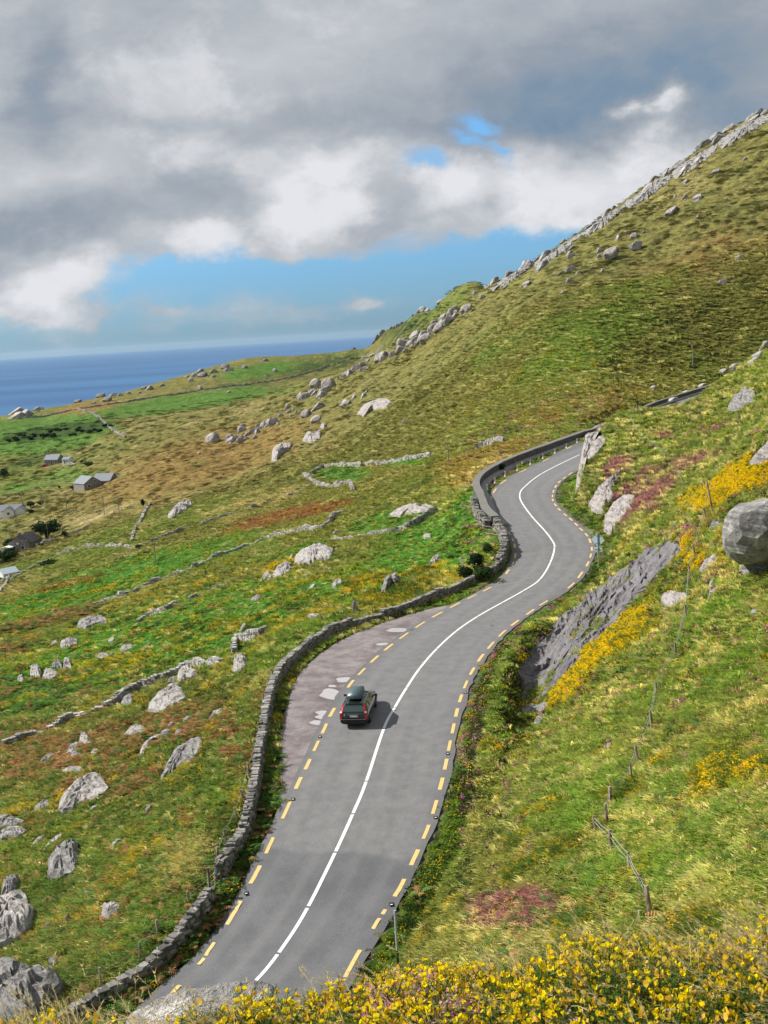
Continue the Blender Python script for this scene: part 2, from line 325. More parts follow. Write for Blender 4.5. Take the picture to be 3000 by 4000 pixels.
def m_asphalt(t, b):
    uv = t.add('ShaderNodeUVMap').outputs[0]; p = t.pos(); sp = t.add('ShaderNodeSeparateXYZ'); t.set(sp.inputs[0], uv); u, v = sp.outputs[0], sp.outputs[1]
    fine = t.noise(p, 28, 3, .6); mid = t.noise(p, 1.3, 5, .6); lng = t.noise(t.map(uv, (1.1, .035, 1)), 1, 4, .55)
    c = t.mix(t.ramp(mid, .3, .7), (.118, .118, .124), (.152, .150, .152)); c = t.mix(1, c, t.ramp(lng, .3, .7, .93, 1.07), 'MULTIPLY')
    # newer, darker surface nearest the camera
    edge = t.math('ADD', v, t.math('MULTIPLY', t.noise(t.map(uv, (.5, .02, 1)), 1, 2, .5), 1.5))
    nw = t.ramp(edge, DARK_END, DARK_END + .5, 1, 0)
    c = t.mix(t.math('MULTIPLY', nw, .85), c, t.mix(t.ramp(t.noise(p, .5, 5, .65), .35, .65), (.066, .070, .079), (.098, .101, .110)))
    # worn wheel tracks: slightly polished lighter bands
    w1 = t.math('ABSOLUTE', t.math('SUBTRACT', t.math('ABSOLUTE', t.math('SUBTRACT', t.math('ABSOLUTE', u), 1.9)), .85))
    c = t.mix(t.math('MULTIPLY', t.ramp(w1, .05, .55, 1, 0), t.ramp(lng, .3, .7, .1, .4)), c, (.165, .163, .163))
    e_ = t.ramp(t.math('ABSOLUTE', u), 3.5, 4.4, 0, .5); c = t.mix(e_, c, (.085, .083, .085)); c = t.mix(t.ramp(t.noise(t.map(uv, (3, .25, 1)), 1.2, 6, .75, 1.2), .62, .66, 0, .18), c, (.10, .098, .10))
    c = t.mix(1, c, t.ramp(fine, .25, .75, .74, 1.26), 'MULTIPLY'); c = t.mix(t.ramp(t.noise(p, 60, 1), .68, .72, 0, .35), c, (.3, .3, .3))
    t.set(b.inputs['Base Color'], c); t.set(b.inputs['Normal'], t.bump(fine, .35, .02)); b.inputs['Roughness'].default_value = .78
def m_gravel(t, b):
    p = t.pos(); a = t.noise(p, 22, 4, .7); m2 = t.noise(p, .8, 6, .65); c = t.mix(t.ramp(m2, .35, .65), (.135, .112, .122), (.235, .21, .205))
    c = t.mix(1, c, t.ramp(a, .25, .75, .45, 1.55), 'MULTIPLY'); c = t.mix(t.ramp(t.noise(p, 35, 2), .62, .7, 0, .8), c, (.40, .38, .36))
    c = t.mix(t.math('MULTIPLY', t.attr('wet', 2), .8), c, (.085, .062, .066))
    t.set(b.inputs['Base Color'], c); t.set(b.inputs['Normal'], t.bump(a, .8, .05)); b.inputs['Roughness'].default_value = .9
def rockmat(ca, cb, dark, lich, strata=3.0, rot=(.35, .2, .5)):
    def f(t, b):
        p = t.obj(); n1 = t.noise(p, 1.5, 8, .65); n2 = t.noise(p, 9, 6, .7); st = t.noise(t.map(p, (.35, .35, strata), rot), 1.6, 7, .7, .4)
        c = t.mix(t.ramp(n1, .3, .7), ca, cb); c = t.mix(t.ramp(st, .40, .56, .75, 0), c, dark)
        c = t.mix(1, c, t.ramp(n2, .25, .75, .62, 1.38), 'MULTIPLY'); c = t.mix(t.ramp(t.noise(p, 5, 5, .7), .56, .66, 0, .8), c, lich)
        t.set(b.inputs['Base Color'], c); h = t.math('ADD', st, t.math('MULTIPLY', n2, .5)); t.set(b.inputs['Normal'], t.bump(h, 1, .25)); b.inputs['Roughness'].default_value = .9
    return f
def m_wall(t, b):
    p = t.pos(); v = t.attr('v', 2); n2 = t.noise(p, 6, 5, .7)
    c = t.mix(v, (.085, .082, .078), (.27, .26, .24)); c = t.mix(1, c, t.ramp(n2, .25, .75, .6, 1.4), 'MULTIPLY')
    c = t.mix(t.ramp(t.noise(p, 2.2, 5, .7), .58, .68, 0, .8), c, (.5, .49, .45)); c = t.mix(t.ramp(t.noise(p, .7, 3), .6, .7, 0, .5), c, (.12, .13, .05))
    t.set(b.inputs['Base Color'], c); t.set(b.inputs['Normal'], t.bump(n2, .8, .08))
def m_plant(base_mul=1.0, fixed=None, tr=.25, vary=.35):
    tr = min(.5, tr * 1.5)
    def f(t, b):
        c = fixed if fixed else t.attr('col', 0, True)
        info = t.add('ShaderNodeObjectInfo').outputs['Random']; h = t.attr('h', 2)
        if not fixed: c = t.mix(1, c, t.ramp(h, 0, 1, .75 * base_mul, 1.35 * base_mul), 'MULTIPLY')
        else:
            c = t.mix(t.noise(t.pos(), 4, 3), tuple(x * .7 for x in fixed), tuple(min(1, x * 1.3) for x in fixed))
        d = t.add('ShaderNodeBsdfDiffuse'); t.set(d.inputs[0], c); tl = t.add('ShaderNodeBsdfTranslucent'); t.set(tl.inputs[0], c)
        mx = t.add('ShaderNodeMixShader'); mx.inputs[0].default_value = tr; t.l.new(d.outputs[0], mx.inputs[1]); t.l.new(tl.outputs[0], mx.inputs[2])
        t.l.new(mx.outputs[0], t.n['Material Output'].inputs[0])
    return f
# ------------------------------------------------------------------ object helpers
def tag(o, label=None, cat=None, group=None, kind=None):
    if label: o['label'] = label
    if cat: o['category'] = cat
    if group: o['group'] = group
    if kind: o['kind'] = kind
    return o
def empty(name, loc=(0, 0, 0), rz=0., scale=1.):
    o = bpy.data.objects.new(name, None); COL.objects.link(o); o.location = loc; o.rotation_euler = (0, 0, rz); o.scale = (scale,) * 3; o.empty_display_size = .2; return o
def mesh_np(name, V, F, mats, parent=None, smooth=False, midx=None, attrs=None, uv=None, link=True):
    V = np.asarray(V, np.float32); me = bpy.data.meshes.new(name)
    if isinstance(F, np.ndarray):
        nf, k = F.shape; me.vertices.add(len(V)); me.vertices.foreach_set('co', V.ravel()); me.loops.add(nf * k); me.loops.foreach_set('vertex_index', F.astype(np.int32).ravel())
        me.polygons.add(nf); me.polygons.foreach_set('loop_start', np.arange(nf, dtype=np.int32) * k)
        me.update(calc_edges=True)
    else:
        me.from_pydata([tuple(map(float, v)) for v in V], [], [tuple(map(int, f)) for f in F]); me.update()
    for m in (mats if isinstance(mats, (list, tuple)) else [mats]): me.materials.append(m)
    if midx is not None: me.polygons.foreach_set('material_index', np.asarray(midx, np.int32))
    me.polygons.foreach_set('use_smooth', np.full(len(me.polygons), bool(smooth)))
    for k, a in (attrs or {}).items():
        a = np.asarray(a, np.float32)
        if a.ndim == 1: at = me.attributes.new(k, 'FLOAT', 'POINT'); at.data.foreach_set('value', a)
        else:
            at = me.attributes.new(k, 'FLOAT_COLOR', 'POINT'); q = np.ones((len(a), 4), np.float32); q[:, :3] = a; at.data.foreach_set('color', q.ravel())
    if uv is not None:
        ul = me.uv_layers.new(name='UVMap'); li = np.empty(len(me.loops), np.int32); me.loops.foreach_get('vertex_index', li); ul.data.foreach_set('uv', np.asarray(uv, np.float32)[li].ravel())
    me.update()
    o = bpy.data.objects.new(name, me)
    if link: COL.objects.link(o)
    if parent: o.parent = parent
    return o
class MB:
    """collects simple shapes and links them as one mesh object"""
    def __init__(s): s.V = []; s.F = []; s.m = []
    def raw(s, V, F, m=0):
        k = len(s.V); s.V += [tuple(v) for v in V]; s.F += [tuple(i + k for i in f) for f in F]; s.m += [m] * len(F); return s
    def box(s, c, d, rz=0, m=0, tilt=None):
        V = []
        for x, y, z in [(-1,-1,-1),(1,-1,-1),(1,1,-1),(-1,1,-1),(-1,-1,1),(1,-1,1),(1,1,1),(-1,1,1)]:
            v = Vector((x * d[0] / 2, y * d[1] / 2, z * d[2] / 2))
            if tilt: v = tilt @ v
            v.rotate(Matrix.Rotation(rz, 3, 'Z')); V.append(v + Vector(c))
        return s.raw(V, [(0,3,2,1),(4,5,6,7),(0,1,5,4),(1,2,6,5),(2,3,7,6),(3,0,4,7)], m)
    def hexa(s, p, m=0): return s.raw(p, [(0,3,2,1),(4,5,6,7),(0,1,5,4),(1,2,6,5),(2,3,7,6),(3,0,4,7)], m)
    def tube(s, a, b, r, r2=None, n=8, m=0, cap=True):
        a = Vector(a); b = Vector(b); r2 = r if r2 is None else r2; q = (b - a).to_track_quat('Z', 'Y'); V = []; F = []
        for p, rr in ((a, r), (b, r2)):
            for i in range(n): V.append(p + q @ Vector((rr * math.cos(6.28318 * i / n), rr * math.sin(6.28318 * i / n), 0)))
        F = [(i, (i + 1) % n, n + (i + 1) % n, n + i) for i in range(n)]
        if cap: F += [tuple(range(n))[::-1], tuple(range(n, 2 * n))]
        return s.raw(V, F, m)
    def path(s, pts, r, n=5, m=0):
        for a, b in zip(pts, pts[1:]): s.tube(a, b, r if not hasattr(r, '__len__') else r[0], n=n, m=m)
        return s
    def build(s, name, mats, parent=None, smooth=False, bevel=0):
        o = mesh_np(name, np.array(s.V), s.F, mats, parent, smooth, s.m)
        if bevel:
            bm = bmesh.new(); bm.from_mesh(o.data); bmesh.ops.bevel(bm, geom=list(bm.edges), offset=bevel, segments=2, affect='EDGES', clamp_overlap=True); bm.to_mesh(o.data); bm.free()
        return o
def strip_quads(nr, ncol):
    i = np.arange(nr - 1)[:, None] * ncol + np.arange(ncol - 1)[None]; i = i.ravel(); return np.stack([i, i + 1, i + ncol + 1, i + ncol], 1)
# ------------------------------------------------------------------ light, sky
SUN_AZ, SUN_EL = R_(-100), R_(41)      # azimuth measured from +y towards +x
sd = Vector((math.sin(SUN_AZ + R_(26)) * math.cos(SUN_EL), math.cos(SUN_AZ + R_(26)) * math.cos(SUN_EL), math.sin(SUN_EL)))
sl = bpy.data.lights.new('sun', 'SUN'); sl.energy = 4.6; sl.angle = R_(.53); sl.color = (1, .95, .87)
so = bpy.data.objects.new('sun', sl); COL.objects.link(so); so.rotation_euler = sd.to_track_quat('Z', 'Y').to_euler()
world = bpy.data.worlds.new('World'); scene.world = world; world.use_nodes = True; W = NT(world.node_tree)
bg = W.n['Background']
sky = W.add('ShaderNodeTexSky', sky_type='NISHITA'); sky.sun_disc = False; sky.sun_elevation = SUN_EL; sky.sun_rotation = math.atan2(sd.x, sd.y); sky.air_density = 1.0; sky.dust_density = .6; sky.ozone_density = 2.0
D = W.add('ShaderNodeTexCoord').outputs['Generated']; sx = W.add('ShaderNodeSeparateXYZ'); W.set(sx.inputs[0], D)
az_ = W.math('ARCTAN2', sx.outputs[0], sx.outputs[1]); el_ = W.math('ARCSINE', sx.outputs[2])
wn = W.noise(W.map(D, (1, 1, 1.5)), 5.5, 9, .58, 0, 1); ws = W.add('ShaderNodeSeparateColor'); W.set(ws.inputs[0], wn)
aw = W.math('ADD', az_, W.math('MULTIPLY', W.math('SUBTRACT', ws.outputs[0], .5), .20)); ew = W.math('ADD', el_, W.math('MULTIPLY', W.math('SUBTRACT', ws.outputs[1], .5), .14))
def blob(px, py, rx, ry, amp, a=aw, e=ew):
    d = rays([(px, py)])[0]; A0 = math.atan2(d[0], d[1]); E0_ = math.asin(d[2] / np.linalg.norm(d))
    x = W.math('MULTIPLY', W.math('SUBTRACT', a, A0), FL / rx); y = W.math('MULTIPLY', W.math('SUBTRACT', e, E0_), FL / ry)
    q = W.math('ADD', W.math('MULTIPLY', x, x), W.math('MULTIPLY', y, y)); return W.math('MULTIPLY', W.math('EXPONENT', W.math('MULTIPLY', q, -1)), amp)
def total(bs, base=0.):
    o = base
    for b_ in bs: o = W.math('ADD', o, b_)
    return o
nz = W.noise(W.map(D, (1, 1, 2.0)), 7, 11, .66); nb = W.noise(W.map(D, (1, 1, 2.6), loc=(3, 1, 2)), 2.6, 9, .6); nf = W.noise(W.map(D, (1, 1, 1.7), loc=(7, 2, 5)), 15, 9, .68, .6)
# cover: 1 = cloud, 0 = blue; elevation makes the overcast deck above, a clear band over the sea
deck = W.ramp(ew, R_(2.6), R_(4.9), 0, 1)
cov = total([blob(1010,285,60,18,-1.0), blob(965,325,55,13,-.85), blob(870,385,55,24,-.85), blob(1065,325,40,12,-.7), blob(830,520,90,22,-.5), blob(960,570,300,30,-.35), blob(1100,345,60,22,-.5), blob(400,600,330,20,-.35), blob(60,622,125,50,1.6), blob(205,665,60,14,.55), blob(330,672,50,12,.5), blob(775,655,40,18,.7), blob(1040,600,260,60,-.15), blob(700,655,300,26,.40), blob(300,700,400,20,.25)], W.math('ADD', W.math('MULTIPLY', deck, 1.2), W.math('MULTIPLY', W.math('SUBTRACT', nz, .5), 1.5)))
cm = W.ramp(cov, .05, 1.0)
br = total([blob(640,420,130,64,.40), blob(380,535,120,40,.40), blob(620,500,130,60,.18), blob(950,420,95,46,.34), blob(1180,330,100,54,.30), blob(1230,450,200,100,.40), blob(1330,380,160,60,.22), blob(1365,205,36,24,.50), blob(1390,265,40,30,.24), blob(60,620,120,54,.38), blob(1500,310,120,34,.26), blob(300,340,260,56,.16), blob(120,400,170,50,.22), blob(420,170,230,80,.14), blob(560,90,200,60,.08),
            blob(100,180,50,120,-.20), blob(230,230,90,40,-.10), blob(1180,210,230,90,-.24), blob(1480,190,240,110,-.20), blob(1400,60,400,70,-.10), blob(120,520,300,46,-.20), blob(420,420,160,40,-.10), blob(700,250,300,46,-.12), blob(900,320,220,36,-.16), blob(1090,450,60,54,-.20), blob(760,470,60,54,-.16), blob(520,450,60,40,-.12), blob(820,60,300,50,.06)], .55)
br = W.math('ADD', br, W.math('MULTIPLY', W.math('SUBTRACT', nb, .5), .30)); nf2 = W.noise(W.map(D, (1, 1, 1.4), loc=(1, 4, 2)), 10, 10, .62, .05); br = W.math('ADD', br, W.math('MULTIPLY', W.math('SUBTRACT', nf, .5), .30)); br = W.math('ADD', br, W.math('MULTIPLY', W.math('MULTIPLY', W.ramp(nf2, .42, .58, -.5, .5), W.ramp(br, .45, .85)), .24)); br = W.math('ADD', br, W.math('MULTIPLY', W.math('SUBTRACT', nz, .5), .22))
cr = W.add('ShaderNodeValToRGB'); W.set(cr.inputs[0], br); e = cr.color_ramp.elements
e[0].position = .05; e[0].color = (.12, .21, .32, 1); e[1].position = .95; e[1].color = (.76, .765, .80, 1)
for p_, c4 in [(.25, (.20, .285, .385, 1)), (.38, (.30, .345, .405, 1)), (.52, (.41, .445, .49, 1)), (.70, (.60, .615, .645, 1))]:
    k_e = e.new(p_); k_e.color = c4
skyc = W.mix(1, sky.outputs[0], (.80, .93, 1.0), 'MULTIPLY')
tn = W.add('ShaderNodeValToRGB'); W.set(tn.inputs[0], W.math('MULTIPLY', el_, 2.5)); q_ = tn.color_ramp.elements; q_[0].position = 0; q_[0].color = (.30, .46, .74, 1); q_[1].position = .6; q_[1].color = (.62, .85, .97, 1)
qe = q_.new(.12); qe.color = (.33, .51, .78, 1); qe = q_.new(.32); qe.color = (.50, .70, .88, 1)
skyc = W.mix(1, skyc, tn.outputs[0], 'MULTIPLY')
cc = W.mix(1, cr.outputs[0], CLOUD_K, 'MULTIPLY') if False else None
vm = W.add('ShaderNodeVectorMath', operation='SCALE'); W.l.new(cr.outputs[0], vm.inputs[0]); vm.inputs[3].default_value = CLOUD_K
W.set(bg.inputs[0], W.mix(cm, skyc, vm.outputs[0])); bg.inputs[1].default_value = .1
scene.view_settings.view_transform = 'Standard'; scene.view_settings.look = 'None'; scene.view_settings.exposure = EXPO; scene.view_settings.gamma = 1

# ------------------------------------------------------------------ vegetation colours (albedo) over the terrain
MO = np.array((.135,.14,.034)); ST = np.array((.27,.24,.085)); GR = np.array((.062,.150,.020)); DG = np.array((.030,.062,.014)); GO = np.array((.27,.195,.02))
HE = np.array((.175,.075,.085)); BR = np.array((.17,.085,.032)); BM = np.array((.175,.13,.034)); OG = np.array((.105,.155,.025)); GV = np.array((.17,.15,.14))
zones = [ # px, py, rx, ry, tilt (deg, + = rising to the right), colour, strength
 (1180,760,700,330,25,OG,.38),(1350,640,300,70,32,BM,.4),(1150,850,180,40,20,MO,.7),(620,800,260,40,12,DG,.5),(880,690,120,70,32,DG,.5),(1250,880,260,50,15,BM,.5),(1060,1000,170,45,14,BM,.8),(950,900,220,60,28,MO,.7),(1500,560,260,80,30,BM,.45),(1300,700,260,90,30,OG,.7),(1060,760,110,40,40,OG,.5),
 (420,1000,330,70,17,BM,.8),(250,1110,260,40,14,ST,.45),(520,1180,240,26,16,ST,.5),(600,1120,130,16,16,BR,.95),(700,1100,70,12,15,BR,.9),(560,1085,220,36,14,ST,.5),
 (960,1165,160,62,20,GR,1.2),(1030,1110,60,50,30,GR,1.2),(740,1025,70,16,0,GR,1.1),(880,1000,60,10,5,GR,.9),(820,1130,130,24,15,GR,.75),(640,1190,150,26,14,GR,.55),(300,1230,330,34,14,GR,.95),(150,1290,240,40,16,GR,.95),
 (400,1340,330,60,14,GR,.9),(260,1430,330,70,12,GR,1.0),(60,1490,140,70,10,GR,1.0),(700,1290,180,60,18,GR,.8),(640,1390,170,50,20,OG,.9),(860,1240,90,30,20,GR,1.0),
 (80,940,170,44,6,GR,1.1),(130,930,110,13,8,DG,1.6),(60,1000,60,18,6,DG,.6),(380,872,250,20,8,GR,1.0),(190,880,90,14,8,BM,.8),(560,800,110,22,8,GR,.85),(700,790,150,26,14,DG,.55),(900,690,150,60,32,DG,.5),(960,660,100,30,32,OG,.6),(60,1055,130,26,6,GR,.5),(160,1030,130,26,6,GR,.55),(420,1000,60,8,10,GR,.4),
 (100,1340,150,16,16,BR,.8),(150,1260,130,10,14,BR,.6),(30,1400,70,24,20,BR,.6),(300,1160,90,10,15,BR,.35),
 (300,1590,250,42,16,BR,1.05),(80,1640,140,70,10,BR,.9),(240,1700,160,60,20,BR,.55),(470,1580,90,40,20,BR,.9),(520,1660,50,60,40,BR,.7),(520,1800,40,50,50,BR,.5),(560,1510,60,50,30,BR,.7),(60,1780,90,40,10,BR,.4),
 (400,1850,160,110,40,ST,.40),(330,2000,160,80,40,OG,.7),(470,1720,90,60,40,OG,.7),
 (860,1282,110,28,20,GO,.9),(780,1262,80,18,15,GO,.7),(620,1222,70,14,18,GO,.8),(920,1235,60,14,20,GO,.6),(500,1350,50,14,10,GO,.7),(230,1440,180,36,12,GO,.55),(300,1520,40,10,10,GO,.6),(60,1330,60,8,10,GO,.3),(700,1310,60,14,12,GO,.5),
 (1500,1750,420,430,40,OG,.6),(1450,1800,500,500,40,ST,.34),(1200,1800,300,160,60,OG,.5),(1560,1400,200,160,40,OG,.7),(1350,1900,220,90,10,OG,.6),(1320,1400,120,34,42,GO,1.15),(1240,1490,70,26,40,GO,.9),(1560,1060,110,30,24,GO,1.0),(1630,1030,70,36,15,GO,1.1),(1500,1200,60,60,50,GO,.6),(1600,1660,140,80,30,GO,.4),(1450,1640,110,40,30,GO,.35),
 (1390,1070,80,44,40,HE,1.1),(1480,1000,80,18,15,HE,.7),(1540,930,60,10,10,HE,.5),(1330,1020,60,30,40,HE,.6),(1110,1980,110,50,10,HE,1.0),(1290,1230,70,20,40,HE,.6),(1400,950,90,14,10,HE,.4),(1025,1600,26,70,75,GO,.9),(1010,1680,24,40,70,GO,.7),
 (1300,1210,50,40,40,OG,.8),(1200,1080,60,60,50,OG,.9),(1420,1000,200,80,15,OG,.5),(1030,1540,40,150,70,OG,.5),(1100,1600,24,110,80,OG,.8),(950,1850,80,140,50,OG,.6)]
def zone_w(px, py, x, y, z):
    cx, cy, rx, ry, tl, col, s = z; a = R_(tl); dx = px - cx; dy = -(py - cy); u = (dx * math.cos(a) + dy * math.sin(a)) / rx; v = (-dx * math.sin(a) + dy * math.cos(a)) / ry
    return np.exp(-(u * u + v * v)) * s
def veg(px, py, x, y):
    r = np.hypot(x, y); shp = px.shape
    nA = fbm(x / 22, y / 22, 6, 31, .78); nB = fbm(x / 7 + 40, y / 7, 5, 55, .7); nC = fbm(x / 3, y / 3, 4, 91, .7); nD = fbm(x / 90, y / 90, 4, 14)
    c = np.empty(shp + (3,)); c[:] = MO
    def put(w, col):
        nonlocal c
        c = c * (1 - w[..., None]) + col * w[..., None]
    put(sst(0, .5, nD) * .7, OG); put(sst(.05, .55, nA) * .65, ST); put(sst(.1, .5, nB) * .5, DG)
    for i, z in enumerate(zones):
        w0 = zone_w(px, py, x, y, z)
        nn = (nA, nB, nC)[i % 3] if z[5] is not GR else nB
        is_sp = any(z[5] is q for q in (GO, HE, BR))
        w = sst(.28, .62, w0 + (nC * .55 + nB * .45 if is_sp else nn * .5) * np.minimum(1, w0 * 2.2))
        put(w * (.85 if is_sp else .9), z[5])
    gy = sst(.15, .45, fbm(x / 4 + 9, y / 4, 4, 66, .7)) * ((px < 780) & (py > 1240)) * .5; put(gy, DG)
    go = sst(.2, .45, fbm(x / 3.1 + 3, y / 3.1, 4, 88, .65)) * (((py > 1230) & (px < 1000)) | (px > 1100) & (py > 1100)) * .6 * (r < 260); put(go, GO)
    put(((r < 6) * 1.0) * np.ones(shp), DG)
    return np.clip(c, .004, 1)
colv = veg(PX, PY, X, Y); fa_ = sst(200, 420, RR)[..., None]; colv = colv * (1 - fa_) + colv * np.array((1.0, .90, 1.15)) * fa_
# verges: brighter grass beside the tarmac, worn gritty edge
vg = np.where(NEAR_, np.exp(-((np.abs(TV) - np.where(TV < 0, HL[KI], HR[KI]) - 1.2) / 1.1) ** 2), 0) * .8
colv = colv * (1 - vg[..., None]) + np.array((.085, .135, .022)) * vg[..., None]
gt = np.where(NEAR_ & (TV > 0), np.exp(-((TV - HR[KI] - .55) / .5) ** 2) * sst(-.35, .2, fbm(X, Y, 3, 5)), 0)[..., None] * .75
colv = colv * (1 - gt) + np.array((.13, .12, .115)) * gt
MG = material('moor_grass_ground', build=m_ground, rough=1, spec=.05)
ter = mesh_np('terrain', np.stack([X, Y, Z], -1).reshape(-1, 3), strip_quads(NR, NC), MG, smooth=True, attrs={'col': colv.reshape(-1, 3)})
tag(ter, 'green and brown moorland hillside falling towards the sea', 'hillside', kind='structure')
# sea
def m_sea(t, b):
    p = t.pos(); n1 = t.noise(t.map(p, (.004, .02, 1)), 1, 8, .6); n2 = t.noise(t.map(p, (.00025, .0011, 1)), 1, 4, .5)
    c = t.mix(t.ramp(n2, .35, .65), (.010, .07, .19), (.022, .11, .25)); t.set(b.inputs['Base Color'], c); t.set(b.inputs['Normal'], t.bump(n1, .5, 1.2)); b.inputs['Roughness'].default_value = .42
MSEA = material('sea_water', build=m_sea, spec=.1)
a_ = np.linspace(R_(-75), R_(75), 61); r_ = np.r_[700, np.geomspace(1100, 60000, 40)]
SA, SR = np.meshgrid(a_, r_); sea = mesh_np('sea', np.stack([SR * np.sin(SA), SR * np.cos(SA), np.full(SA.shape, -135.)], -1).reshape(-1, 3), strip_quads(len(r_), len(a_)), MSEA)
tag(sea, 'deep blue open sea out to the horizon', 'sea', kind='structure')

# ------------------------------------------------------------------ road
def ribbon(i0, i1, f0, f1, nx, dz, step=1, zf=None):
    idx = np.arange(i0, i1 + 1, step); V = []; uv = []
    for i in idx:
        a, b_ = f0(i), f1(i)
        for u in np.linspace(a, b_, nx):
            V.append((CR[i, 0] + CN[i, 0] * u, CR[i, 1] + CN[i, 1] * u, CR[i, 2] + dz)); uv.append((u, CS[i]))
    return np.array(V), strip_quads(len(idx), nx), np.array(uv)
k_dark = int(road_coord(*[np.array([v]) for v in road_unproject([(740, 1832)])[0][:2]])[0][0]); DARK_END = float(CS[k_dark])
MASP = material('asphalt', build=m_asphalt, spec=.35)
rag = fbm(np.arange(len(CR)) / 1.3, np.zeros(len(CR)), 3, 4) * .10; rag2 = fbm(np.arange(len(CR)) / 1.3, np.ones(len(CR)) * 9, 3, 4) * .14
V, F, UV = ribbon(0, len(CR) - 1, lambda i: -HL[i] - .42 + rag[i], lambda i: HR[i] + .38 + rag2[i], 13, 0)
road = mesh_np('road', V, F, MASP, smooth=True, uv=UV); tag(road, 'winding grey asphalt coast road', 'road', kind='structure')
def m_paint(ca, wear):
    def f(t, b):
        p = t.pos(); n1 = t.noise(p, 7, 5, .7); c = t.mix(t.ramp(n1, .58, .72, 0, wear), ca, (.17, .16, .15)); t.set(b.inputs['Base Color'], t.mix(1, c, t.ramp(t.noise(p, 25, 3), .3, .7, .85, 1.1), 'MULTIPLY'))
    return f
MY = material('yellow_road_paint', build=m_paint((.58, .41, .155), .7), rough=.7); MWH = material('white_road_paint', build=m_paint((.66, .66, .65), .5), rough=.7)
def on_road(P_): 
    q = road_unproject(P_); return q
def quadstrip(path, w, dz):
    path = np.array(path); t = np.gradient(path[:, :2], axis=0); t /= np.linalg.norm(t, axis=1)[:, None]; n_ = np.column_stack([t[:, 1], -t[:, 0]])
    z = road_z(path[:, 0], path[:, 1])[:, None] + dz
    V = np.empty((len(path), 2, 3)); V[:, 0, :2] = path[:, :2] - n_ * w / 2; V[:, 1, :2] = path[:, :2] + n_ * w / 2; V[:, :, 2] = z
    V[:, :, 2] = road_z(V[:, :, 0].ravel(), V[:, :, 1].ravel()).reshape(-1, 2) + dz; return V.reshape(-1, 3), strip_quads(len(path), 2)
def interp_path(Pw, s): 
    d = np.r_[0, np.cumsum(np.linalg.norm(np.diff(Pw[:, :2], axis=0), axis=1))]; return np.column_stack([np.interp(s, d, Pw[:, k]) for k in range(3)])
def station(Pw):
    return np.r_[0, np.cumsum(np.linalg.norm(np.diff(Pw[:, :2], axis=0), axis=1))]
def smooth_path(P_):
    k, t_ = road_coord(P_[:, 0], P_[:, 1]); return P_
def dashes(name, raw, cover, lab):
    Pw = road_unproject(raw); s = station(Pw); D_ = resample(np.column_stack([np.interp(np.linspace(0, s[-1], 400), s, Pw[:, k]) for k in range(3)]), .5)
    Cd = dens(Pw, 8); sd_ = station(Cd); Vs = []; Fs = []; k0 = 0
    for i in range(2, len(raw) - 1):
        a = sd_[i * 8]; sp = min(sd_[(i + 1) * 8] - a, a - sd_[(i - 1) * 8]); L_ = max(.9, min(3.2, sp * cover))
        ss = np.linspace(a - L_ / 2, a + L_ / 2, 6); pth = np.column_stack([np.interp(ss, sd_, Cd[:, k]) for k in range(3)])
        v, f = quadstrip(pth, .20 + .02 * math.sin(i * 1.7), .011); Vs.append(v); Fs.append(f + k0); k0 += len(v)
    o = mesh_np(name, np.vstack(Vs), np.vstack(Fs), MY); tag(o, lab, 'road marking', kind='structure'); return o
dashes('road_edge_line', Lp, .58, 'broken yellow edge line on the valley side of the road')
dashes('road_edge_line', Rp, .58, 'broken yellow edge line on the hill side of the road')
farL = offs(farC, -3.4); farR = offs(farC, 3.4)
Cwp = road_unproject(Cp); Cd = dens(Cwp, 10); sdC = station(Cd); Vs = []; Fs = []; k0 = 0
for i in range(1, len(Cp) - 1):
    a, b_ = sdC[i * 10] + .06, sdC[(i + 1) * 10] - .06; ss = np.linspace(a, b_, 10); pth = np.column_stack([np.interp(ss, sdC, Cd[:, k]) for k in range(3)])
    v, f = quadstrip(pth, .175, .011); Vs.append(v); Fs.append(f + k0); k0 += len(v)
pth = CR[(CS > CS[road_coord(Cwp[-1:, 0], Cwp[-1:, 1])[0][0]])]; v, f = quadstrip(pth, .18, .011); Vs.append(v); Fs.append(f + k0)
o = mesh_np('road_centre_line', np.vstack(Vs), np.vstack(Fs), MWH); tag(o, 'white centre line with short breaks along the road', 'road marking', kind='structure')

# ---- air: faint even haze
hv_ = [(-62000,-400,-136.5),(62000,-400,-136.5),(62000,61000,-136.5),(-62000,61000,-136.5),(-62000,-400,160),(62000,-400,160),(62000,61000,160),(-62000,61000,160)]
MHZ = bpy.data.materials.new('haze_air'); MHZ.use_nodes = True; hn = MHZ.node_tree; [hn.nodes.remove(n_) for n_ in list(hn.nodes) if n_.type == 'BSDF_PRINCIPLED']; pv = hn.nodes.new('ShaderNodeVolumePrincipled'); pv.inputs['Color'].default_value = (.55, .76, 1, 1); pv.inputs['Density'].default_value = HAZE_D; pv.inputs['Anisotropy'].default_value = .1; hn.links.new(pv.outputs[0], hn.nodes['Material Output'].inputs['Volume'])
if HAZE_D > 0:
    ho = MB().hexa(hv_).build('haze', MHZ); tag(ho, 'faint pale haze in the air over the land and sea', 'haze', kind='stuff')
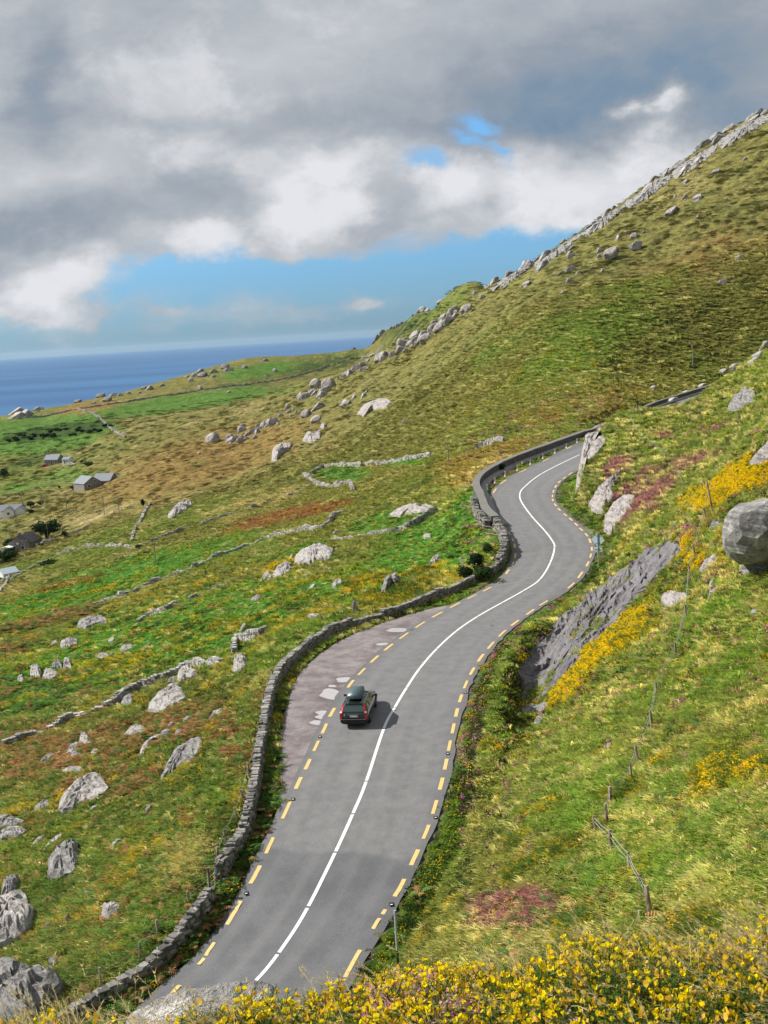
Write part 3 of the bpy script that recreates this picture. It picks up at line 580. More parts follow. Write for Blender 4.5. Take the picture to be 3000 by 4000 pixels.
# ------------------------------------------------------------------ stones, rocks and walls
LICH = (.50, .49, .46)
MR = [material('pale_rock', build=rockmat((.31,.29,.275), (.44,.42,.40), (.12,.11,.105), (.52,.50,.47))),
      material('grey_rock', build=rockmat((.20,.195,.19), (.34,.33,.32), (.075,.07,.07), (.44,.43,.40), 4)),
      material('pink_rock', build=rockmat((.29,.262,.25), (.40,.37,.355), (.11,.10,.098), (.55,.52,.5), 2.2)),
      material('dark_slab_rock', build=rockmat((.10,.095,.105), (.165,.155,.165), (.05,.046,.052), (.28,.27,.26), 6, (.15, .1, 1.15)))]
MST = material('dry_stone', build=m_wall)
def m_slab(t, b):
    p = t.map(t.pos(), (1, 1, 1), (0, 0, R_(35))); st = t.noise(t.map(p, (1.6, .10, 1.6)), 1.0, 9, .72, .3); st2 = t.noise(t.map(p, (5, .35, 5)), 1, 6, .7); n1 = t.noise(t.pos(), .5, 5, .6)
    c = t.mix(t.ramp(st, .35, .62), (.085, .080, .088), (.185, .175, .185)); c = t.mix(t.ramp(n1, .5, .72, 0, .6), c, (.27, .25, .245)); c = t.mix(t.ramp(st2, .60, .68, 0, .75), c, (.40, .385, .36)); c = t.mix(t.ramp(st2, .40, .34, 0, .85), c, (.03, .028, .03))
    t.set(b.inputs['Base Color'], c); t.set(b.inputs['Normal'], t.bump(t.math('ADD', st, t.math('MULTIPLY', st2, .4)), 1, .35)); b.inputs['Roughness'].default_value = .75
MSLAB = material('slanting_slab_rock', build=m_slab)
def m_wall2(t, b):
    p = t.pos(); v = t.attr('v', 2); n2 = t.noise(p, 3, 4, .7)
    c = t.mix(v, (.16, .155, .14), (.42, .40, .37)); c = t.mix(1, c, t.ramp(n2, .25, .75, .65, 1.35), 'MULTIPLY'); t.set(b.inputs['Base Color'], c)
MFW = material('field_wall_stone', build=m_wall2)
def rock_mesh(seed, name='stone', cuts=16, sub=3, squash=(1, .8, .6), rough=.05):
    rs = random.Random(seed); bm = bmesh.new(); bmesh.ops.create_icosphere(bm, subdivisions=sub, radius=1.0)
    pl = []
    for i in range(cuts):
        n_ = Vector((rs.gauss(0, 1), rs.gauss(0, 1), rs.gauss(0, .9))).normalized(); pl.append((n_, rs.uniform(.52, .88)))
    for v in bm.verts:
        for _ in range(2):
            for n_, d in pl:
                q = v.co.dot(n_) - d
                if q > 0: v.co -= n_ * q
        k = v.co * 3 + Vector((seed * 3.1, 0, 0)); a = float(vn(np.array([k.x + k.z]), np.array([k.y - k.z * .7]), seed)[0]); b_ = float(vn(np.array([k.x * 2.7]), np.array([k.y * 2.7 + k.z * 2.7]), seed + 5)[0])
        v.co *= 1 + rough * a + rough * .6 * b_; v.co = Vector((v.co.x * squash[0], v.co.y * squash[1], v.co.z * squash[2]))
    me = bpy.data.meshes.new(name); bm.to_mesh(me); bm.free(); return me
ROCKS = [rock_mesh(s, squash=q, cuts=c) for s, q, c in [(1,(1,.75,.55),14),(2,(1,.6,.6),10),(3,(1,.9,.5),18),(4,(1,.55,.4),12),(5,(.9,.8,.8),12),(6,(1,.5,.7),9)]]
RM = {}
def rock_data(i, m):
    if (i, m) not in RM:
        me = ROCKS[i].copy(); me.materials.append(MR[m]); RM[(i, m)] = me
    return RM[(i, m)]
def pxm(p): return FL / max(1, (p.y * ct - p.z * st))            # photo units per metre at a point
def place_rock(px, py, w, h, m=0, shape=None, tilt=0., label=None, group=None, name='boulder', cat='rock', sink=.25, rmin=28, rz=None):
    """a rock whose base centre sits where the pixel meets the ground; w, h its width and height in photo units"""
    p = hit(px, py, rmin); s = pxm(p); i = shape if shape is not None else random.randrange(6); me = rock_data(i, m)
    o = bpy.data.objects.new(name, me); COL.objects.link(o); sq = [(1,.75,.55),(1,.6,.6),(1,.9,.5),(1,.55,.4),(.9,.8,.8),(1,.5,.7)][i]
    W_ = w / s / 2 * 1.12; H_ = h / s * 1.15 / (2 - sink * 2); o.scale = (W_ / sq[0], W_ * .8 / sq[1], H_ / sq[2] )
    o.rotation_euler = (0, -R_(tilt), math.atan2(-p.x, p.y) * .5 + (random.uniform(-.25, .25) if rz is None else rz))
    o.location = (p.x, p.y, p.z + H_ * (1 - 2 * sink)); tag(o, label, cat, group); return o
def inpoly(x, y, poly):
    c = False; j = len(poly) - 1
    for i in range(len(poly)):
        if (poly[i][1] > y) != (poly[j][1] > y) and x < (poly[j][0] - poly[i][0]) * (y - poly[i][1]) / (poly[j][1] - poly[i][1]) + poly[i][0]: c = not c
        j = i
    return c
def outcrop(poly, T, m, label, name='rock_outcrop', cat='rock', rings=9, nb=44, seed=0, sub_mat=None, rmin=28, group=None, prof=.30, facet=.35):
    """rock breaking through the turf: its outline follows the measured one, it stands T metres proud and is rooted in the ground"""
    P_ = np.array(poly + [poly[0]], float); s = np.r_[0, np.cumsum(np.linalg.norm(np.diff(P_, axis=0), axis=1))]; t = np.linspace(0, s[-1], nb + 1)[:-1]
    B = np.column_stack([np.interp(t, s, P_[:, 0]), np.interp(t, s, P_[:, 1])]); 
    rg = np.random.default_rng(seed + 5); B += rg.normal(0, .012, B.shape) * (P_.max(0) - P_.min(0)).min()
    c = B.mean(0); V = []; F = []; hc = hit(c[0], c[1], rmin); k_ = pxm(hc)
    rc = math.hypot(hc.x, hc.y)
    def pt(q):
        p = hit(q[0], q[1], rmin); r_ = math.hypot(p.x, p.y)
        lim = max(8, rc * .3)
        if abs(r_ - rc) > lim:
            a = math.atan2(p.x, p.y); r_ = rc + math.copysign(lim, r_ - rc); p = Vector((r_ * math.sin(a), r_ * math.cos(a), 0)); p.z = float(gz(p.x, p.y))
        return p
    base = [pt(B[i]) for i in range(nb)]
    V.append(tuple(hc + Vector((0, 0, T))))
    fr = max(.6, T)
    for r_i in range(1, rings + 1):
        f = r_i / rings
        for i in range(nb):
            q = c + (B[i] - c) * min(f, 1.0); p = pt(q) if f < 1 else base[i]
            e_ = 1 - f; up = T * min(1, (e_ / prof)) ** .6 if e_ > 0 else 0
            n1 = float(fbm(np.array([p.x / fr / 1.6]), np.array([p.y / fr / 1.6 + seed]), 3, seed)[0]); n2 = float(vn(np.array([p.x / fr * 2.2]), np.array([p.y / fr * 2.2]), seed + 9)[0])
            st_ = math.floor((n1 * 2.2 + 3) * 1.0)
            up *= (1 + facet * (n1 * .9 + .5 * (n1 * 2.2 + 3 - st_ > .5) - .2) + .12 * n2)
            if sub_mat is not None and f < 1:
                al = p.x * .574 + p.y * .819; ac = p.x * .819 - p.y * .574; q_ = ac / 1.25 + .8 * float(fbm(np.array([al / 7.]), np.array([ac / 3.]), 3, 61)[0]) + .25 * float(vn(np.array([al / .8]), np.array([ac]), 62)[0]); fr_ = q_ - math.floor(q_); up += min(1, (1 - f) / .12) * (.30 * fr_ ** 2.2 * (.4 + .6 * abs(float(vn(np.array([al / 4.]), np.array([math.floor(q_) * 1.7]), 63)[0]))) * 1.6 + .05 * float(vn(np.array([al / .5]), np.array([ac / .5]), 64)[0]))
            V.append((p.x, p.y, p.z + up + (.05 if f < 1 else -.35 * T - .25)))
    for i in range(nb):
        F.append((0, 1 + i, 1 + (i + 1) % nb))
        for r_i in range(rings - 1):
            a = 1 + r_i * nb + i; b_ = 1 + r_i * nb + (i + 1) % nb; F.append((a, a + nb, b_ + nb, b_))
    o = mesh_np(name, np.array(V), F, MR[m] if sub_mat is None else sub_mat); tag(o, label, cat, group); return o
def stone_wall(name, pts, h, w, sl=.34, sh=.17, label='', cat='stone wall', group=None, base=-.25, jit=.55, mat_=None, rmin=28, cap=True, irr=.25, zoff=None, seed=0, parent=None):
    """pts: world points (x, y, z of the foot). Every stone is a separate lump in the one wall mesh"""
    rs = random.Random(seed); pts = resample(np.array(pts, float), .25 if sl < .5 else sl * .5); s = station(pts); L_ = s[-1]
    MBx = MB(); vs = []
    def at_(q):
        x = np.interp(q, s, pts[:, 0]); y = np.interp(q, s, pts[:, 1]); z = np.interp(q, s, pts[:, 2]); x2 = np.interp(q + .3, s, pts[:, 0]); y2 = np.interp(q + .3, s, pts[:, 1])
        if q + .3 > L_: x2, y2 = x, y; x1 = np.interp(q - .3, s, pts[:, 0]); y1 = np.interp(q - .3, s, pts[:, 1]); return x, y, z, math.atan2(y - y1, x - x1)
        return x, y, z, math.atan2(y2 - y, x2 - x)
    def stone(q, off, z, l, d, hh, rot_):
        x, y, z0, a = at_(q); n_ = (math.sin(a), -math.cos(a)); cx, cy = x + n_[0] * off, y + n_[1] * off; v = rs.random(); k = len(MBx.V)
        ca, sa = math.cos(a + rot_), math.sin(a + rot_); P8 = []
        for sx_, sy_, sz_ in [(-1,-1,-1),(1,-1,-1),(1,1,-1),(-1,1,-1),(-1,-1,1),(1,-1,1),(1,1,1),(-1,1,1)]:
            u = sx_ * l / 2 * (1 - jit * rs.random() * .6); w_ = sy_ * d / 2 * (1 - jit * rs.random() * .5); zz = sz_ * hh / 2 * (1 - jit * rs.random() * .6)
            P8.append((cx + u * ca - w_ * sa, cy + u * sa + w_ * ca, z0 + z + zz))
        MBx.hexa(P8); vs.extend([v] * 8)
    prof = [h * (1 + irr * float(fbm(np.array([q / 2.3]), np.array([seed * 1.7]), 3, seed)[0]) * 1.4) for q in np.arange(0, L_ + 1, .5)]
    # core
    for q in np.arange(0, L_ - .3, .5):
        x, y, z0, a = at_(q); x2, y2, z02, a2 = at_(min(L_, q + .52)); hq = prof[int(q / .5)] * .86; hq2 = prof[min(len(prof) - 1, int(q / .5) + 1)] * .86
        n1 = (math.sin(a), -math.cos(a)); n2 = (math.sin(a2), -math.cos(a2)); ww = w * .36; P8 = []
        for zt in (0, 1):
            for (xx, yy, zz, nn, sg, hh) in ((x, y, z0, n1, -1, hq), (x2, y2, z02, n2, -1, hq2), (x2, y2, z02, n2, 1, hq2), (x, y, z0, n1, 1, hq)):
                P8.append((xx + nn[0] * ww * sg, yy + nn[1] * ww * sg, zz + (base if zt == 0 else hh - .02)))
        MBx.hexa(P8); vs.extend([.05] * 8)
    for face in (-1, 1):
        z = base * .4
        while z < h * 1.5:
            hh = sh * rs.uniform(.75, 1.35); q = rs.uniform(0, sl)
            while q < L_:
                l = sl * rs.uniform(.55, 1.5)
                if z + hh * .3 < prof[min(len(prof) - 1, int(q / .5))]: stone(q, face * w * (.5 - .12 * max(0, z) / max(h, .1)) - face * .12 * w, z + hh / 2, l * 1.02, w * .42, hh * 1.05, rs.uniform(-.3, .3))
                q += l
            z += hh
    if cap:
        q = 0
        while q < L_:
            l = sl * rs.uniform(.6, 1.3); hq = prof[min(len(prof) - 1, int(q / .5))]; stone(q, rs.uniform(-.08, .08) * w, hq + sh * .15, l, w * rs.uniform(.7, 1.05), sh * rs.uniform(.6, 1.3), rs.uniform(-.35, .35)); q += l * .9
    o = mesh_np(name, np.array(MBx.V), MBx.F, mat_ or MST, parent=parent, attrs={'v': np.array(vs)}); tag(o, label, cat, group); return o
def ground_pts(px_pts, rmin=28, step=None):
    P_ = dens(px_pts, 4) if len(px_pts) > 2 else np.linspace(px_pts[0], px_pts[1], 5); out = []
    for q in P_:
        p = hit(q[0], q[1], rmin); out.append((p.x, p.y, p.z))
    out = np.array(out)
    # keep a monotone, smooth plan line
    if len(out) > 6:
        for k in range(2): out[1:-1] = (out[:-2] + 2 * out[1:-1] + out[2:]) / 4
        out[:, 2] = gz(out[:, 0], out[:, 1])
    return out
Wd = road_unproject(dens(Wp, 5)); Wd = np.array([Wd[i] for i in range(len(Wd))])
kW = np.array([np.argmin(((dens(Wp, 5) - np.array(p)) ** 2).sum(1)) for p in Wp])
def wallpart(a, b): return Wd[kW[a]:kW[b] + 1]
stone_wall('stone_wall', offs(wallpart(0, 5)[:-1], -.35), .5, .5, .42, .17, 'low tumbled stone wall beside the road at the bottom left', seed=1, irr=.45)
stone_wall('stone_wall', offs(wallpart(5, 14)[2:], -.35), .74, .52, .40, .15, 'long grey dry stone wall curving round the gravel lay-by', seed=2, irr=.34)
stone_wall('stone_wall', offs(wallpart(14, 15), -.30), .35, .5, .36, .14, 'broken knee-high gap in the roadside wall above the lay-by', seed=9, irr=.6)
stone_wall('stone_wall', offs(wallpart(15, 20), -.30), .68, .55, .36, .15, 'low mossy stone wall beside the road below the bend', seed=3, irr=.3)
stone_wall('stone_wall', offs(wallpart(20, 23), -.35), 1.0, .8, .4, .17, 'thick dry stone wall stub between the dark bush and the parapet', seed=4, irr=.35)
# retaining parapet on the outside of the bend: smooth, with a footing kerb that carries the marker posts
MPW = material('parapet_stone', build=lambda t, b: (t.set(b.inputs['Base Color'], t.mix(1, t.mix(t.ramp(t.noise(t.pos(), 1.2, 6, .7), .35, .65), (.05,.048,.046), (.10,.097,.09)), t.ramp(t.noise(t.pos(), 7, 4, .7), .3, .7, .7, 1.3), 'MULTIPLY'))), rough=.9)  # shade of the inner face is put into this dark body colour
MCOP = material('coping_stone', (.15, .145, .135), .9); MKB = material('concrete_kerb', (.25, .245, .24), .85)
def parapet(line, h, w, label):
    line = resample(line, 1.0); root = empty('parapet_wall', line[0]); tag(root, label, 'parapet wall')
    t = np.gradient(line[:, :2], axis=0); t /= np.linalg.norm(t, axis=1)[:, None]; n_ = np.column_stack([t[:, 1], -t[:, 0]])
    def loft(prof, name, m, ragged=0):
        V = []; K = len(prof)
        for i in range(len(line)):
            for k, (u, z) in enumerate(prof):
                rg_ = ragged * (float(fbm(np.array([i * .45 + 7]), np.array([k * 2.1]), 2, 3)[0])) if z > .5 else 0
                V.append((line[i, 0] + n_[i, 0] * (u + rg_ * .4) - line[0, 0], line[i, 1] + n_[i, 1] * (u + rg_ * .4) - line[0, 1], line[i, 2] + z + rg_ - line[0, 2]))
        F = []
        for i in range(len(line) - 1):
            for k in range(K): a = i * K + k; b_ = i * K + (k + 1) % K; F.append((a, b_, b_ + K, a + K))
        F.append(tuple(range(K))); F.append(tuple(range((len(line) - 1) * K, len(line) * K))[::-1])
        mesh_np(name, np.array(V), F, m, root)
    loft([(-w, -3.5), (-w, h), (0, h), (0, -.3)][::-1], 'wall_body', MPW, .05)
    loft([(-w - .05, h - .02), (-w - .05, h + .14), (.05, h + .14), (.05, h - .02)][::-1], 'coping', MCOP, .06)
    loft([(.012, -.2), (.012, .32), (1.02, .30), (1.05, -.2)][::-1], 'footing_kerb', MKB)
    return root, line, n_
para = []
pline = np.vstack([wallpart(23, 31)]); ext = CR[(CS > 0)]; k0 = road_coord(pline[-1:, 0], pline[-1:, 1])[0][0]
pl2 = offs(np.column_stack([CR[k0 + 3:k0 + 22, 0], CR[k0 + 3:k0 + 22, 1], CR[k0 + 3:k0 + 22, 2]]), -5.3)
parapet(np.vstack([pline, pl2]), 1.15, .85, 'long curved grey parapet wall on the outside of the hairpin bend')
parapet(offs(np.vstack([[farW[0][0] - 6, farW[0][1] - 12, -20.2], farW]), 0), 1.0, .6, 'parapet wall along the distant stretch of road on the right')
# outer rough stonework at the near end of the parapet
stone_wall('stone_wall', offs(wallpart(23, 25), -1.35) - np.array([0, 0, .9]), 1.9, .7, .45, .2, 'rough buttress of loose stones outside the near end of the curved parapet', seed=5, irr=.3)
# marker posts
MW_ = material('white_plastic', (.80, .78, .76), .5); MRED = material('red_reflector', (.55, .03, .03), .3); MDK = material('dark_base', (.05, .05, .05), .6)
proto = {}
def marker(x, y, z, label, group):
    root = empty('marker_post', (x, y, z)); tag(root, label, 'marker post', group)
    if not proto:
        b = MB(); b.box((0, 0, .43), (.19, .06, .62)); proto['body'] = b.build('post', MW_, root, bevel=.012).data
        b = MB(); b.box((0, -.03, .50), (.09, .012, .22)); proto['reflector'] = b.build('reflector', MRED, root).data
        b = MB(); b.tube((0, 0, 0), (0, 0, .15), .15, .09, 10); proto['base'] = b.build('base', MW_, root).data
    else:
        for nm, k in (('post', 'body'), ('reflector', 'reflector'), ('base', 'base')):
            c = bpy.data.objects.new(nm, proto[k]); COL.objects.link(c); c.parent = root
    root.rotation_euler = (0, 0, -math.atan2(x, y)); return root
mk = [(451,775),(433,743),(426,714),(430,690),(446,668),(479,639),(523,610),(576,585),(632,560),(686,535),(738,512),(788,489),(834,467)]
mk = [(829.5 + x * .5, 719 + y * .5) for x, y in mk]
for i, q in enumerate(mk):
    p = unp(q[0], q[1], -21.9 + .32 + .35 + .9 * max(0, (i - 4) / 8)); l = wallpart(23, 31); zz = road_z(np.array([p[0]]), np.array([p[1]]))[0]
    p = unp(q[0], q[1], zz + .62); marker(p[0], p[1], zz + .30, 'white marker post with red reflector on the kerb of the curved parapet', 'marker posts on the curved parapet')
fm = [(2525.5,1595),(2553.5,1580.5),(2583.5,1566.5),(2613.5,1554),(2647,1541),(2688.5,1527.5),(2733,1514.5),(2782.5,1502)]
for x, y in fm:
    p = unp(x * .553, y * .553, -19.4); marker(p[0], p[1], -19.65, 'white marker post with red reflector on the distant parapet kerb', 'marker posts on the distant parapet')
# ---- field walls and wall remnants: measured lines on the ground
def fw(px_pts, h, sl, sh, label, seed, w=.6, irr=.5, m=None, jit=.5):
    g = ground_pts(px_pts); return stone_wall('field_wall', g, h * .8, w * .85, sl, sh, label, 'field wall', seed=seed, irr=irr * 1.35, base=-.3, cap=True, jit=jit, mat_=MFW)
fw([(829,1156),(858,1150),(888,1140),(915,1124),(945,1105)], .9, .6, .3, 'dark tumbled wall below the pale rock in the bright green field', 11)
fw([(655,1027),(672,1038),(690,1050),(720,1054),(745,1046),(757,1046),(762,1062)], 1.1, .9, .45, 'pale broken wall curling round the small green enclosure', 12, .9)
fw([(672,1028),(700,1010),(735,1006),(780,1008)], 1.0, .9, .45, 'pale wall along the top of the small green enclosure', 13, .8)
fw([(790,1004),(850,1000),(880,992),(930,988)], .8, .8, .4, 'thin line of pale wall stones behind the enclosure', 14, .7)
fw([(1030,972),(1060,960),(1088,954)], .9, .8, .4, 'short tumbled white wall piece left of the parapet', 15, .7)
fw([(323,1090),(312,1110),(303,1130),(290,1150),(285,1172)], .9, .9, .45, 'pale stone wall running straight down the middle of the valley field', 16, 1.0)
fw([(0,1262),(60,1232),(130,1200),(200,1180),(290,1182),(350,1163),(450,1128),(560,1093),(640,1066),(670,1048)], .6, 1.0, .4, 'longest pale field wall crossing the valley below the tall boulder', 17, .7, 1.1)
fw([(20,1190),(80,1180),(140,1160),(190,1140)], .8, 1.1, .5, 'field wall ending beside the old stone house garden', 18, .8, .9)
fw([(330,1262),(400,1235),(460,1210),(560,1170),(640,1150),(700,1142),(720,1120),(742,1108)], .8, .7, .35, 'low field wall winding up through the rusty rushes', 19, .7, .8)
fw([(205,1309),(260,1292),(330,1262),(400,1236)], .7, .7, .35, 'pale low wall above the green pasture strip', 20, .6, .9)
fw([(298,1346),(330,1330),(360,1318),(384,1308)], .8, .6, .28, 'short flat wall of slabs in the gorse pasture', 21, .6, .4)
fw([(410,1298),(440,1284),(485,1268)], .6, .5, .28, 'broken stone row beside the gorse clump', 22, .5, .8)
fw([(720,1170),(760,1163),(800,1158),(829,1156)], .6, .6, .3, 'line of half-buried stones joining the dark tumbled wall', 23, .6, .8)
fw([(10,1616),(60,1598),(100,1586),(150,1562),(200,1545),(245,1528),(290,1500),(340,1478),(385,1455)], .75, .6, .3, 'old sunken stone wall crossing the brown bracken', 24, .7, .7)
fw([(385,1457),(400,1444),(430,1440),(455,1436),(480,1436)], .7, .5, .25, 'curved wall remnant above the flat pale slab', 25, .6, .5)
fw([(508,1420),(507,1392),(530,1385),(560,1380),(574,1372)], .9, .5, .25, 'short wall corner beside the upright pale rock', 26, .6, .4)
fw([(0,1280),(15,1262),(20,1240)], .8, .7, .35, 'stone wall beside the white roofed shed at the left edge', 27, .7, .4)
fw([(170,884),(210,897),(232,922),(270,945)], .9, 1.6, .7, 'thin pale wall zigzagging below the far green field', 28, 1.2, .8)
fw([(40,905),(180,884),(300,864),(420,846),(560,828),(640,812),(760,775),(830,748)], .8, 1.8, .7, 'far wall tracing the foot of the coastal ridge', 29, 1.1, .9)
def r1(L): return [(x * .5, 1659 + y * .5) for x, y in L]
def r3(L): return [(x * .5, 1216.6 + y * .5) for x, y in L]
def r4(L): return [(829.5 + x * .5, 1216.6 + y * .5) for x, y in L]
def r5(L): return [(x * .5, 719 + y * .5) for x, y in L]
def r6(L): return [(829.5 + x * .5, 719 + y * .5) for x, y in L]
